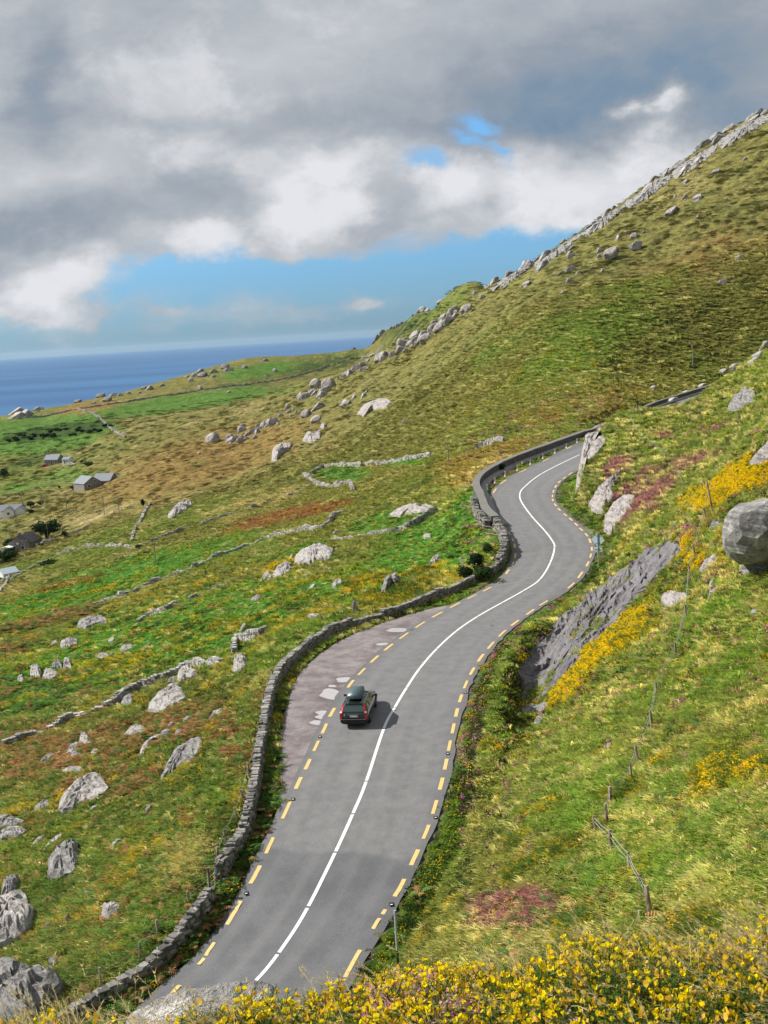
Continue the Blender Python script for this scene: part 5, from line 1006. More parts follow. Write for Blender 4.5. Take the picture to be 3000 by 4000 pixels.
sdv = Vector((fd.y, -fd.x, 0)); rc_ = (Vector(wl[0]) + Vector(wl[1])) / 2; cpos = rc_ + fd * 1.32 - sdv * .12 
cpos.z = float(road_z(np.array([cpos.x]), np.array([cpos.y]))[0]) + .005; z2 = float(road_z(np.array([cpos.x + fd.x * 1.3]), np.array([cpos.y + fd.y * 1.3]))[0]); z1 = float(road_z(np.array([cpos.x - fd.x * 1.3]), np.array([cpos.y - fd.y * 1.3]))[0])
car.location = cpos; car.rotation_euler = (math.atan2(z2 - z1, 2.6), 0, math.atan2(-fd.x, fd.y) + R_(5))
# ------------------------------------------------------------------ sign and marker pole
MGV = material('galvanised_steel', (.36, .42, .44), .5, .3); MSB = material('sign_back_grey', (.34, .43, .45), .5)
p = hit(1293.5, 1228, 90); s = pxm(p); sg = empty('road_sign', p, -math.atan2(p.x, p.y) - R_(30)); tag(sg, 'back of a grey diamond warning sign with a small plate below', 'road sign'); H = 78 / s
b = MB(); b.tube((0, -.06, -.4), (0, -.06, H), .045, n=12); b.build('pole', MGV, sg)
b = MB(); hw = 29 / s / 2 * 1.12
b.raw([(0,0,H+.05),(hw,0,H-hw+.05),(0,0,H-2*hw+.05),(-hw,0,H-hw+.05),(0,.03,H+.05),(hw,.03,H-hw+.05),(0,.03,H-2*hw+.05),(-hw,.03,H-hw+.05)], [(0,1,2,3),(7,6,5,4),(0,4,5,1),(1,5,6,2),(2,6,7,3),(3,7,4,0)]); b.build('diamond_plate', MSB, sg)
b = MB(); [b.box((0, -.03, z), (wd, .03, .04)) for z, wd in ((H - .28, .5), (H - 1.05, .45), (H - 2 * hw - .18, .75))]; b.build('clamp_rail', MTRIM, sg)
b = MB(); b.box((0, .0, H - 2 * hw - .17), (.92, .025, .40)); b.build('lower_plate', MSB, sg)
p = road_unproject([(829, 2105)])[0]; kk, tt = road_coord(np.array([p[0]]), np.array([p[1]])); 
def post_world(px0, py0, px1, py1, rmin=28, sinkz=.15):
    a = hit(px1, py1, rmin); dep = a.y * ct - a.z * st; d = rays([(px0, py0)])[0]; w = Vector(d) * (dep / FL); return a, Vector((w[0], w[1], w[2]))
a, t_ = post_world(853, 1968, 862, 2118); mp = empty('marker_pole', a); tag(mp, 'bare metal pole rising behind the foreground gorse at the road edge', 'pole'); dv = (t_ - a)
b = MB(); b.tube((0, 0, -.2), dv * .45, .055, n=12); b.build('lower_tube', MTRIM, mp); b = MB(); b.tube(dv * .45, dv, .052, n=12); b.tube(dv, dv * 1.01, .06, n=12); b.build('upper_tube', MGV, mp)
# road studs
stud = None
for k, (x, y) in enumerate([(633,1725),(691,1592),(532,1925),(941,1769),(846,1959),(967,1629),(1005,1497),(1062,1352),(888,1360)]):
    q = road_unproject([(x, y)])[0]; r_ = empty('road_stud', (q[0], q[1], float(road_z(np.array([q[0]]), np.array([q[1]]))[0]) + .004)); tag(r_, 'small dark reflective stud set beside a yellow edge dash', 'road stud', 'road studs along the edge lines')
    if stud is None:
        b = MB(); b.box((0, 0, .02), (.20, .28, .04)); s1 = b.build('casting', MTRIM, r_, bevel=.01).data; b = MB(); b.box((0, -.10, .045), (.10, .05, .02)); s2 = b.build('reflector', MPL, r_).data; stud = (s1, s2)
    else:
        for nm, me in zip(('casting', 'reflector'), stud):
            c = bpy.data.objects.new(nm, me); COL.objects.link(c); c.parent = r_
# ------------------------------------------------------------------ fences
MWD = material('weathered_wood', build=lambda t, b: t.set(b.inputs['Base Color'], t.mix(t.ramp(t.noise(t.map(t.pos(), (3, 3, .8)), 2, 5, .7), .35, .65), (.10, .055, .035), (.36, .31, .25)))); MWR = material('fence_wire', (.36, .38, .37), .5, .4)
def fence(name, posts, label, order=None, wires=(.92, .72, .2), thick=.065, mesh_=False, rmin=28, cat='fence'):
    P_ = [post_world(*q, rmin) for q in posts]; o0 = P_[0][0]; root = empty(name, o0); tag(root, label, cat)
    for a, t_ in P_:
        b = MB(); th = thick * random.uniform(.85, 1.25); b.tube(a - o0 - (t_ - a) * .12, t_ - o0, th * 1.1, th * .9, n=7); b.build('post', MWD, root)
    w = MB(); seq = order if order else range(len(P_)); seq = list(seq)
    for i, j in zip(seq, seq[1:]):
        a0, t0 = P_[i]; a1, t1 = P_[j]
        for f in wires:
            q0 = a0.lerp(t0, f) - o0; q1 = a1.lerp(t1, f) - o0; mid = (q0 + q1) / 2 - Vector((0, 0, .04 + .06 * random.random())); w.tube(q0, mid, .010, n=4, cap=False); w.tube(mid, q1, .010, n=4, cap=False)
        if mesh_:
            n_ = max(2, int((a1 - a0).length / .45))
            for k in range(1, n_):
                f = k / n_; w.tube(a0.lerp(a1, f).lerp(t0.lerp(t1, f), .05) - o0, a0.lerp(a1, f).lerp(t0.lerp(t1, f), .74) - o0 - Vector((0, 0, .05)), .006, n=3, cap=False)
    w.build('wire', MWR, root)
rp = [(1401,1962,1406,2008),(1395.5,1913,1409,2004),(1381.5,1889,1386,1939),(1357,1840,1361,1897),(1317,1792,1322,1849),(1282,1762,1288.5,1807),(1307,1736,1313.5,1792),(1317,1699,1321,1746.5),(1361,1649,1364.5,1689),(1372,1609,1380.5,1657),(1404,1534,1409,1584),(1415.5,1474,1421.5,1514),(1458,1389,1461,1423),(1479.5,1306,1483,1344),(1487,1219,1492,1249),(1496,1177,1505,1212),(1519,1098,1529,1134),(1526,1038,1541.6,1114)]
fence('wire_fence', rp, 'wire mesh fence with weathered posts climbing the right slope', mesh_=True)
fence('wire_fence', [(1381.5,1966,1386,2010),(1364,2002,1366,2022)], 'short broken fence stub beside the lower end of the long wire fence', wires=(.9,))
fence('wire_fence', [(1519,1036,1524,1060),(1584,999,1588,1016),(1645,975,1648,990)], 'low wire fence running right from the tall strainer post', wires=(.9, .4))
fence('wire_fence', [(1360,893,1363,910),(1367,909,1369,924),(1377,928,1379,940),(1396,944,1398,955),(1412,955,1415,967),(1421,962,1423,974),(1437,976,1440,990)], 'sagging grey fence across the heather spur', rmin=60, wires=(1, .6, .2), thick=.04)
fence('wire_fence', [(1369,877,1371,898),(1375,871,1377,893),(1379,874,1381,891),(1388,881,1390,890)], 'cluster of four pale posts on the crest before the distant road', rmin=60, wires=(.8,), thick=.07)
fence('wire_fence', [(1451,1008,1453,1016),(1461,1016,1464,1027),(1470,1030,1474,1043),(1478,1046,1482,1058)], 'leaning fence piece in the heather behind the tall strainer post', rmin=60, wires=(1, .4), thick=.04)
lp = [(147,2154,155,2193),(215,2090,218.5,2140),(301,2035,303,2084),(337.5,1987,343.5,2031),(405,1925,410,1970),(465,1874,466,1919)]
fence('wire_fence', lp, 'sparse post and wire fence behind the tumbled wall at the bottom left', wires=(.8,))
lp2 = [(469,1829,474,1887),(483.5,1791,491,1829),(506,1744,513.5,1781),(520,1706,529,1739),(535,1648,537.5,1682),(549,1609,555,1637),(558.5,1569,562.5,1599),(567.5,1497,572.5,1527),(577.5,1473,580,1502),(586,1446,592.5,1467)]
fence('wire_fence', lp2, 'line of leaning brown posts behind the long lay-by wall', wires=(.85,), rmin=40)
fence('wire_fence', [(744,1334,745,1354),(804,1314,806,1334)], 'two brown posts behind the wall gap above the lay-by', wires=(.85,), rmin=60)
fence('wire_fence', [(660+829.5*0,1036,661,1050),(675,1030,676,1044),(700,1046,701,1058),(720,1046,721,1058),(740,1040,741,1052),(762,1046,763,1060),(775,1078,776,1092)], 'tiny fence posts round the small green enclosure', rmin=120, wires=(.9,))
fence('wire_fence', [(608,1042,609,1052),(625,1038,626,1050),(645,1034,646,1046)], 'tiny fence posts left of the green enclosure', rmin=120, wires=(.9,))
fence('wire_fence', [(230,1105,231,1114),(245,1099,246,1108),(262,1093,263,1103),(280,1088,281,1098),(298,1083,299,1092)], 'far fence posts between the two utility poles and the windblown tree', rmin=200, wires=(.9,), thick=.09)
for a_, lab in [((522.5,1536,526,1557),'pale wooden stake beside the reddish bracken'),((482,1554,486,1567),'thin pale stake left of the reddish bracken'),((342,1616,345,1632),'short stake below the crescent rock'),((113,1733,117.5,1750),'pale stub stake left of the big cracked boulder'),((54,1751,56,1768),'short stake near the pair of rocks at the left edge'),((1064,1193,1072,1215),'bleached leaning stake beside the bush near the wall')]:
    a, t_ = post_world(*a_, 40); r_ = empty('stake', a); tag(r_, lab, 'stake'); b = MB(); b.tube((0, 0, -.2), t_ - a, .045, .04, n=7); b.build('stick', MWD, r_); b = MB(); b.tube((t_ - a) * .97, (t_ - a) * 1.02, .05, .03, n=7); b.build('top', MGV, r_)
a, t_ = post_world(991, 1207, 998.5, 1225, 80); b = MB(); b.box((0, 0, .45), (.28, .08, 1.2), tilt=Matrix.Rotation(R_(-22), 3, 'Y')); o = b.build('white_marker_stone', MW_); o.location = a; tag(o, 'white leaning slab left of the dark bushes', 'marker stone')
# old gate in the wall gap
g0 = hit(468, 1922, 30); gt_ = empty('hurdle_gate', g0, R_(60)); tag(gt_, 'old rusty hurdle gate closing the gap in the roadside wall', 'gate'); b = MB(); [b.tube((-.5, 0, z), (.5, .1, z + .1), .025, n=6) for z in (.2, .5, .8, 1.1)]; b.build('bars', MWD, gt_); b = MB(); b.tube((-.5, 0, -.2), (-.5, 0, 1.35), .06, n=8); b.tube((.5, .1, -.2), (.5, .1, 1.3), .06, n=8); b.build('frame_posts', MWD, gt_); b = MB(); b.box((.0, -.05, .95), (.12, .03, .22)); b.build('blue_tag', material('blue_tag', (.15, .4, .6)), gt_)
b = MB(); gp0 = hit(1066, 1160, 90); fg = empty('field_gate', gp0, R_(-55)); tag(fg, 'rusty bar gate beside the stone buttress at the bend', 'gate'); [b.tube((-1.6, 0, z), (1.2, 0, z - .05), .035, n=6) for z in (.35, .75, 1.1)]; b.build('bars', MWD, fg); b = MB(); b.tube((-1.6, 0, -.3), (-1.6, 0, 1.5), .07, n=8); b.tube((1.2, 0, -.3), (1.2, 0, 1.4), .07, n=8); b.build('gate_posts', MWD, fg)
# ------------------------------------------------------------------ utility poles
MPOLE = material('grey_pole_wood', (.23, .20, .17), .9)
for (x0, y0, x1, y1, rm, lab) in [(221,1071,225.6,1112,250,'utility pole, left of the pair in the middle of the valley'),(254,1071,258,1114,250,'utility pole, right of the pair in the middle of the valley'),(141,1073,144.4,1102,300,'utility pole below the long grey house'),(89,1064,91,1093,300,'utility pole between the hedges near the left edge'),(47,1072,48,1090,300,'short utility pole nearest the left edge hedges'),(103,1128,104.6,1169,250,'utility pole in front of the dark tree'),(55,1166,56.6,1208,250,'utility pole in front of the stone cottage gable'),(333.5,1171,336,1217,150,'utility pole standing in the green pasture band'),(965.5,954,969.5,1006,120,'utility pole left of the curved parapet'),(1494.5,740,1497,796,200,'utility pole on the hillside above the distant road')]:
    a, t_ = post_world(x0, y0, x1, y1, rm); r_ = empty('utility_pole', a, -math.atan2(a.x, a.y)); tag(r_, lab, 'utility pole'); H = (t_ - a).length; th = max(.13, .9 / pxm(a))
    b = MB(); b.tube((0, 0, -.5), (0, 0, H), th, th * .75, n=8); b.build('pole', MPOLE, r_); b = MB(); b.box((0, -th, H - .35), (1.5, .12, .12)); b.build('crossarm', MPOLE, r_); b = MB(); [b.tube((x_, -th, H - .3), (x_, -th, H + .02), .06, n=6) for x_ in (-.65, .65)]; b.build('insulators', MW_, r_)
# ------------------------------------------------------------------ houses
MSTN = material('house_stone', build=lambda t, b: t.set(b.inputs['Base Color'], t.mix(t.ramp(t.noise(t.obj(), 3, 5, .75), .4, .62), (.12, .11, .10), (.34, .31, .29)))); MSLT = material('slate_roof', build=lambda t, b: t.set(b.inputs['Base Color'], t.mix(t.noise(t.map(t.obj(), (1, 6, 6)), 1, 4), (.13, .15, .17), (.22, .245, .27)))); MDSL = material('dark_slate_roof', (.055, .052, .058), .8); MWHW = material('white_render', (.72, .71, .68), .8); MWIN = material('window_glass', (.03, .04, .05), .1, spec=.8); MFR = material('white_window_frame', (.7, .7, .68), .6); MPR = material('pale_blue_sheet_roof', (.42, .50, .56), .5)
def volume(parent, x, y, L, Wd_, h, rh, mw, mr, ry=0, chim=(), wins=(), oh=.25, z0=-1.2):
    """a gabled block; long axis local x"""
    R = Matrix.Rotation(ry, 3, 'Z'); o = Vector((x, y, 0)); T = lambda a, b_, c: tuple(R @ Vector((a, b_, c)) + o); b = MB(); l, w = L / 2, Wd_ / 2
    b.raw([T(-l,-w,z0),T(l,-w,z0),T(l,w,z0),T(-l,w,z0),T(-l,-w,h),T(l,-w,h),T(l,w,h),T(-l,w,h),T(-l,0,h+rh),T(l,0,h+rh)], [(0,1,5,4),(1,2,6,9,5),(2,3,7,6),(3,0,4,8,7),(4,5,9,8),(6,7,8,9)]); wall = b.build('wall', mw, parent)
    rf = MB(); t_ = .14
    for s in (-1, 1):
        a0 = (s * (w + oh), h - rh * oh / w + .03); a1 = (0, h + rh + .03); P8 = []
        for dz in (0, t_):
            for (xx, (yy, zz)) in ((-l - oh, a0), (l + oh, a0), (l + oh, a1), (-l - oh, a1)): P8.append(T(xx, yy, zz + dz))
        rf.hexa(P8)
    roof = rf.build('roof', mr, parent)
    for cx in chim:
        c = MB(); c.box(T(cx, 0, h + rh + .35), (.9, .7, 1.5), ry); c.box(T(cx, 0, h + rh + 1.15), (1.05, .85, .16), ry); c.build('chimney', mw, roof)
    for (side, u, z, ww, hh) in wins:
        if side in 'fb': s = -1 if side == 'f' else 1; c = T(u, s * (w + .03), z); rz = ry; 
        else: s = 1 if side == 'r' else -1; c = T(s * (l + .03), u, z); rz = ry + math.pi / 2
        f = MB(); f.box(c, (ww + .2, .08, hh + .2), rz); fo = f.build('window', MFR, parent); g = MB(); g.box(c, (ww, .12, hh), rz); g.build('pane', MWIN, fo)
def house(px, py, yaw, name, label, cat='house', rmin=200, dz=0):
    p = hit(px, py, rmin); r_ = empty(name, (p.x, p.y, p.z + dz), -math.atan2(p.x, p.y) + R_(yaw)); tag(r_, label, cat); return r_
W4 = [('f', -3.2, 1.6, 1, 1.2), ('f', -1, 1.6, 1, 1.2), ('f', 2.2, 1.6, .9, 1.2), ('f', 3.6, 1.6, .9, 1.2), ('f', .6, 1.2, 1, 2.2)]
h = house(118, 1003, -38, 'stone_cottage', 'stone cottage with pale slate roof and a red car beside it'); volume(h, 0, 0, 9.5, 6.5, 3.1, 2.7, MSTN, MSLT, chim=(-4.2,), wins=W4 + [('r', 0, 4, .8, 1)])
h = house(147, 1001, -38, 'white_shed', 'small white shed right of the pale roofed stone cottage', 'shed'); volume(h, 0, 0, 4.6, 4.2, 2.5, 1.2, MWHW, MSLT, wins=[('f', -.8, 1.2, .8, 1.6), ('f', .9, 1.5, .7, .7)])
h = house(190, 1055, -62, 'grey_house', 'long low grey house with several slate gables in the valley middle'); volume(h, 0, 0, 10, 9, 2.8, 2.9, MSTN, MSLT, wins=[('r', 1, 3.6, 1.0, 1.0), ('r', -2, 1.6, 1.4, 1.0)]); volume(h, 1.5, 8.5, 9, 8, 3.0, 2.9, MSTN, MSLT, ry=R_(30)); volume(h, 4.5, 16, 10, 6, 2.6, 2.0, MSTN, MSLT, ry=R_(75)); volume(h, 8, 24, 8, 6.5, 3.2, 3.0, MSTN, MSLT, ry=R_(20), chim=(-2,))
h = house(56, 1186, 62, 'stone_bungalow', 'stone bungalow with dark roof in front of the dark tree'); volume(h, 0, 0, 10, 8, 2.9, 2.5, MSTN, MDSL, chim=(-3.5,), wins=[('l', 1.8, 1.5, 1.4, 1.1), ('l', -1.6, 1.5, 1.0, 1.0), ('f', 2, 1.5, 1.1, 1.1)]); volume(h, 7.5, 2.5, 7, 5, 2.3, 1.5, MSTN, MDSL, ry=R_(8)); b = MB(); b.tube((-5.2, .2, 2.9), (-5.32, .15, 2.95), .45, .42, n=14); b.build('satellite_dish', MWHW, h); volume(h, -6.5, 3.4, 3, 3, 1.9, .4, MWHW, MWHW)
h = house(17, 1246, 25, 'roofed_shed', 'shed with pale blue sheet roof at the left edge', 'shed'); volume(h, 0, 0, 5.0, 4.6, 1.5, 1.3, MWHW, MPR)
h = house(20, 1112, -12, 'edge_house', 'house with grey roof and white gables at the left edge'); volume(h, -2, 0, 16, 7, 2.3, 2.2, MWHW, MSLT); volume(h, 1, -4, 5, 5, 2.3, 1.9, MWHW, MSLT, ry=R_(90), wins=[('l', 0, 1.4, 1, 1)]); volume(h, 6, -3, 5, 4.5, 2.3, 1.7, MWHW, MSLT, ry=R_(90))
h = house(-2, 1216, 0, 'edge_cottage', 'sliver of a pinkish cottage cut by the left edge'); volume(h, -3.6, 0, 8, 6, 3.2, 2.2, MWHW, MDSL, wins=[('f', 2, 1.5, 1, 1)])
def small_car(px, py, col, label, yaw):
    p = hit(px, py, 300); r_ = empty('parked_car', p, R_(yaw)); tag(r_, label, 'car'); b = MB(); b.box((0, 0, .55), (4.1, 1.7, .65)); b.hexa([(-1.5,-.8,.85),(1.2,-.8,.85),(1.2,.8,.85),(-1.5,.8,.85),(-1.1,-.65,1.42),(.6,-.65,1.42),(.6,.65,1.42),(-1.1,.65,1.42)]); b.build('body', material(col[0], col[1], .3), r_, bevel=.06)
    b = MB(); b.box((-.25, 0, 1.13), (1.9, 1.56, .34)); b.build('windows', MGLS, r_); b = MB(); [b.tube((x_, -.87, .32), (x_, .87, .32), .32, n=12) for x_ in (-1.3, 1.3)]; b.build('wheels', MTY, r_)
small_car(98, 1008, ('red_paint', (.5, .02, .07)), 'small red car parked by the stone cottage', 10); small_car(155, 1005, ('white_paint', (.8, .8, .8)), 'small white car parked below the white shed', -20)
# ------------------------------------------------------------------ trees and bushes
MBK = material('bark', (.09, .07, .055), .95)
def leafmat(name, c): 
    def f(t, b):
        h = t.attr('h', 2); n_ = t.noise(t.pos(), 1.6, 4, .6); cc_ = t.mix(t.ramp(n_, .3, .7), tuple(x * .7 for x in c), tuple(x * 1.4 for x in c)); cc_ = t.mix(1, cc_, t.ramp(h, 0, 1, .7, 1.4), 'MULTIPLY')
        d = t.add('ShaderNodeBsdfDiffuse'); t.set(d.inputs[0], cc_); tl = t.add('ShaderNodeBsdfTranslucent'); t.set(tl.inputs[0], cc_); mx = t.add('ShaderNodeMixShader'); mx.inputs[0].default_value = .22; t.l.new(d.outputs[0], mx.inputs[1]); t.l.new(tl.outputs[0], mx.inputs[2]); t.l.new(mx.outputs[0], t.n['Material Output'].inputs[0])
    return material(name, build=f)
MLD = leafmat('dark_evergreen_leaves', (.018, .035, .016)); MLG = leafmat('hedge_leaves', (.03, .055, .018))
def bush(px, py, w, h, label, m=None, rmin=60, name='bush', cat='bush', n_=1500, lobes=11, trunk=False, group=None, seed=None):
    rs = np.random.default_rng(int(px * 7 + py)); p = hit(px, py, rmin); s = pxm(p); W_, H_ = w / s, h / s; r_ = empty(name, p); tag(r_, label, cat, group)
    c = rs.normal(0, 1, (lobes, 3)); c /= np.linalg.norm(c, axis=1)[:, None]; c *= rs.uniform(.15, .62, (lobes, 1)); rad = rs.uniform(.38, .6, lobes); V = []; F = []; hh = []; ls = .8 * max(W_, H_) / math.sqrt(n_ / 14)
    for k in range(n_):
        i = rs.integers(lobes); d = rs.normal(0, 1, 3); d /= np.linalg.norm(d); q = c[i] + d * rad[i] * rs.uniform(.55, 1.05); q = np.array([q[0] * W_ / 2, q[1] * W_ / 2, (q[2] * .5 + .5) * H_ * (.9) + (.08 * H_)])
        if q[2] < 0: q[2] = .02
        u = rs.normal(0, 1, 3); u -= u @ d * d * .6; u /= np.linalg.norm(u); v = np.cross(d, u); v /= np.linalg.norm(v) + 1e-9; l = ls * rs.uniform(.5, 1.2); k0 = len(V)
        V += [q - u * l * .5, q + v * l * .35, q + u * l * .7, q - v * l * .35]; F.append((k0, k0 + 1, k0 + 2, k0 + 3)); hh += [rs.random()] * 4
    mesh_np('crown' if trunk else 'foliage', np.array(V), F, m or MLD, r_, attrs={'h': np.array(hh)})
    b = MB(); base_ = Vector((0, 0, -.3))
    for k in range(5): q = c[k % lobes]; b.tube(base_, (q[0] * W_ / 3, q[1] * W_ / 3, (q[2] * .4 + .5) * H_), W_ * .035, W_ * .012, n=6)
    b.build('trunk' if trunk else 'branches', MBK, r_)
for a in [(1031,1236,46,52,'tallest dark bush beside the roadside wall',MLD),(1005,1252,44,34,'low dark bush left of the tallest one by the wall',MLD),(1046,1258,58,40,'dark bush hanging over the wall beside the road',MLG),(1056,1198,34,30,'small green bush behind the wall right of the tallest bush',MLG),(1084,1020,24,20,'round bush growing over the top of the parapet',MLD)]: bush(*a, rmin=90)
bush(102, 1166, 68, 52, 'large dark windswept tree behind the stone bungalow', MLD, 300, 'evergreen_tree', 'tree', 1500, 14, True); bush(141, 1163, 17, 19, 'small round dark tree right of the large windswept tree', MLD, 300, 'evergreen_tree', 'tree', 400, 6, True); bush(310, 1099, 12, 26, 'thin windblown tree at the head of the straight field wall', MLD, 250, 'thorn_tree', 'tree', 260, 4, True)
for a in [(30,1188,60,26,'dense bushes left of the stone bungalow'),(12,1215,50,30,'large hedge mass at the left edge'),(20,1205,40,24,'bright green hedge below the stone bungalow'),(128,1056,11,8,'lone round bush on the brown moor'),(158,1058,26,9,'low hedge left of the long grey house'),(176,1001,12,8,'small bush right of the white shed'),(191,1006,26,9,'wide low bush right of the small white car'),(66,1096,26,16,'hedge between the poles near the left edge'),(88,1090,20,9,'low hedge below the utility pole'),(30,1100,50,9,'long hedge above the edge house'),(66,1108,18,10,'dark bush beside the edge house'),(8,1030,26,20,'dark bush by the lane at the left edge'),(300,1184,24,7,'dark scrub strip beneath the straight field wall'),(88,1180,16,7,'low shrubs beside the wing of the bungalow'),(60,1183,8,6,'small shrub against the bungalow gable'),(110,1222,70,10,'dark scrub above the long pale field wall')]:
    bush(a[0], a[1], a[2], a[3], a[4], MLG, 250, n_=420, lobes=8)
for k in range(26):
    bush(20 + k * 8.6 + random.uniform(-6, 6), 948 - k * .85 + random.uniform(-7, 7), random.uniform(12, 24), random.uniform(5, 9), 'dark gorse thicket clumps across the far green field', MLD, 400, n_=160, lobes=5, group='far gorse thicket')
# ------------------------------------------------------------------ vegetation that nobody could count: scattered with geometry nodes
def protomesh(name, V, F, mats, h, midx=None):
    o = mesh_np(name, np.array(V), F, mats, attrs={'h': np.array(h)}, midx=midx, link=False); return o
MGB = material('grass_blades', build=m_plant(1.0, tr=.3)); MSH = material('shrub_leaves', build=m_plant(.9, tr=.2)); MFL = material('gorse_flowers', build=m_plant(fixed=(.92, .60, .012), tr=.3)); MHF = material('heather_flowers', build=m_plant(fixed=(.50, .16, .27), tr=.2)); MHP = material('heather_flowers_pale', build=m_plant(fixed=(.55, .34, .36), tr=.2))
def tuft(seed, n_=34, R=.24, H=.42, w=.030, lean=.35, bias=(-.5, -.25)):
    rs = random.Random(seed); V = []; F = []; hh = []
    for i in range(n_):
        a = rs.uniform(0, 6.283); r = R * math.sqrt(rs.random()); x, y = r * math.cos(a), r * math.sin(a); l = H * rs.uniform(.55, 1.15); d = Vector((math.cos(a) * lean + bias[0], math.sin(a) * lean + bias[1], 0)) * l * rs.uniform(.5, 1.2)
        s = Vector((-math.sin(a + rs.uniform(-1, 1)), math.cos(a), 0)).normalized() * w * rs.uniform(.6, 1.3); b = Vector((x, y, -.04)); m_ = b + Vector((0, 0, l * .62)) + d * .3; t_ = b + Vector((0, 0, l * .82)) + d; k = len(V); c = rs.random()
        V += [b - s, b + s, m_ + s * .8, m_ - s * .8, t_]; F += [(k, k + 1, k + 2, k + 3), (k + 3, k + 2, k + 4)]; hh += [c * .4, c * .4, .35 + c * .5, .35 + c * .5, .6 + c * .4]
    return V, F, hh
def clump(seed, n_=150, R=.5, H=.42, ls=.11, fl=0, fs=.05):
    rs = np.random.default_rng(seed); V = []; F = []; hh = []; mi = []
    for i in range(n_ + fl):
        d = rs.normal(0, 1, 3); d[2] = abs(d[2]); d /= np.linalg.norm(d); f = i >= n_; rr = rs.uniform(.55, 1.0) if not f else rs.uniform(.92, 1.08); lump_ = 1 + .22 * math.sin(d[0] * 5 + seed) * math.cos(d[1] * 5)
        q = d * rr * lump_ * np.array([R, R, H]); l = (fs if f else ls) * rs.uniform(.6, 1.3); u = rs.normal(0, 1, 3) + d * .7; u /= np.linalg.norm(u); v = np.cross(u, rs.normal(0, 1, 3)); v /= np.linalg.norm(v) + 1e-9; k = len(V)
        if f: V += [q - u * l * .5 - v * l * .4, q - u * l * .5 + v * l * .4, q + u * l * .5 + v * l * .4, q + u * l * .5 - v * l * .4]
        else: V += [q - u * l * .5, q + v * l * .22, q + u * l * .7, q - v * l * .22]
        F.append((k, k + 1, k + 2, k + 3)); c = rs.random(); hh += [c * .5 + .5 * max(0, q[2] / H - .2)] * 4; mi.append(1 if f else 0)
    return V, F, hh, mi
def frond(seed, n_=9, H=.55):
    rs = random.Random(seed); V = []; F = []; hh = []
    for i in range(n_):
        a = rs.uniform(0, 6.283); dr = Vector((math.cos(a), math.sin(a), 0)); sd_ = Vector((-dr.y, dr.x, 0)); L_ = H * rs.uniform(.7, 1.2); c = rs.random()
        for j in range(7):
            f = (j + 1) / 8; p_ = dr * L_ * f + Vector((0, 0, L_ * (.75 * f + .15 - .55 * f * f))); wd = L_ * .38 * (1 - f) ** .8 + .02
            for s in (-1, 1):
                k = len(V); V += [p_, p_ + dr * L_ * .07, p_ + sd_ * s * wd + dr * L_ * .08 - Vector((0, 0, .03)), p_ + sd_ * s * wd * .5 - Vector((0, 0, .01))]; F.append((k, k + 1, k + 2, k + 3)); hh += [c] * 4
    return V, F, hh
def scatter(name, label, cat, protos, pos, rot, sc, col, idx):
    cl = bpy.data.collections.new(name + '_sources')
    for k, p in enumerate(protos): p.name = '%s_%02d' % (name, k); cl.objects.link(p)
    me = bpy.data.meshes.new(name); n_ = len(pos); me.vertices.add(n_); me.vertices.foreach_set('co', np.asarray(pos, np.float32).ravel())
    at = me.attributes.new('rot', 'FLOAT_VECTOR', 'POINT'); at.data.foreach_set('vector', np.asarray(rot, np.float32).ravel()); at = me.attributes.new('sc', 'FLOAT_VECTOR', 'POINT'); sc = np.asarray(sc, np.float32); sc = np.repeat(sc[:, None], 3, 1) if sc.ndim == 1 else sc; at.data.foreach_set('vector', sc.ravel())
    at = me.attributes.new('idx', 'INT', 'POINT'); at.data.foreach_set('value', np.asarray(idx, np.int32)); at = me.attributes.new('col', 'FLOAT_COLOR', 'POINT'); q = np.ones((n_, 4), np.float32); q[:, :3] = col; at.data.foreach_set('color', q.ravel()); me.update()
    o = bpy.data.objects.new(name, me); COL.objects.link(o); tag(o, label, cat, None, 'stuff')
    ng = bpy.data.node_groups.new(name, 'GeometryNodeTree'); ng.interface.new_socket('Geometry', in_out='INPUT', socket_type='NodeSocketGeometry'); ng.interface.new_socket('Geometry', in_out='OUTPUT', socket_type='NodeSocketGeometry')
    N = ng.nodes; L_ = ng.links; gi = N.new('NodeGroupInput'); go_ = N.new('NodeGroupOutput'); ci = N.new('GeometryNodeCollectionInfo'); ci.inputs[0].default_value = cl; ci.inputs[1].default_value = True; ci.inputs[2].default_value = True
    ip = N.new('GeometryNodeInstanceOnPoints'); ip.inputs['Pick Instance'].default_value = True
    def na(n2, t_): a = N.new('GeometryNodeInputNamedAttribute'); a.data_type = t_; a.inputs[0].default_value = n2; return a.outputs[0]
    L_.new(gi.outputs[0], ip.inputs['Points']); L_.new(ci.outputs[0], ip.inputs['Instance']); L_.new(na('idx', 'INT'), ip.inputs['Instance Index']); L_.new(na('sc', 'FLOAT_VECTOR'), ip.inputs['Scale'])
    er = N.new('FunctionNodeEulerToRotation'); L_.new(na('rot', 'FLOAT_VECTOR'), er.inputs[0]); L_.new(er.outputs[0], ip.inputs['Rotation']); L_.new(ip.outputs[0], go_.inputs[0])
    md = o.modifiers.new('scatter', 'NODES'); md.node_group = ng; return o
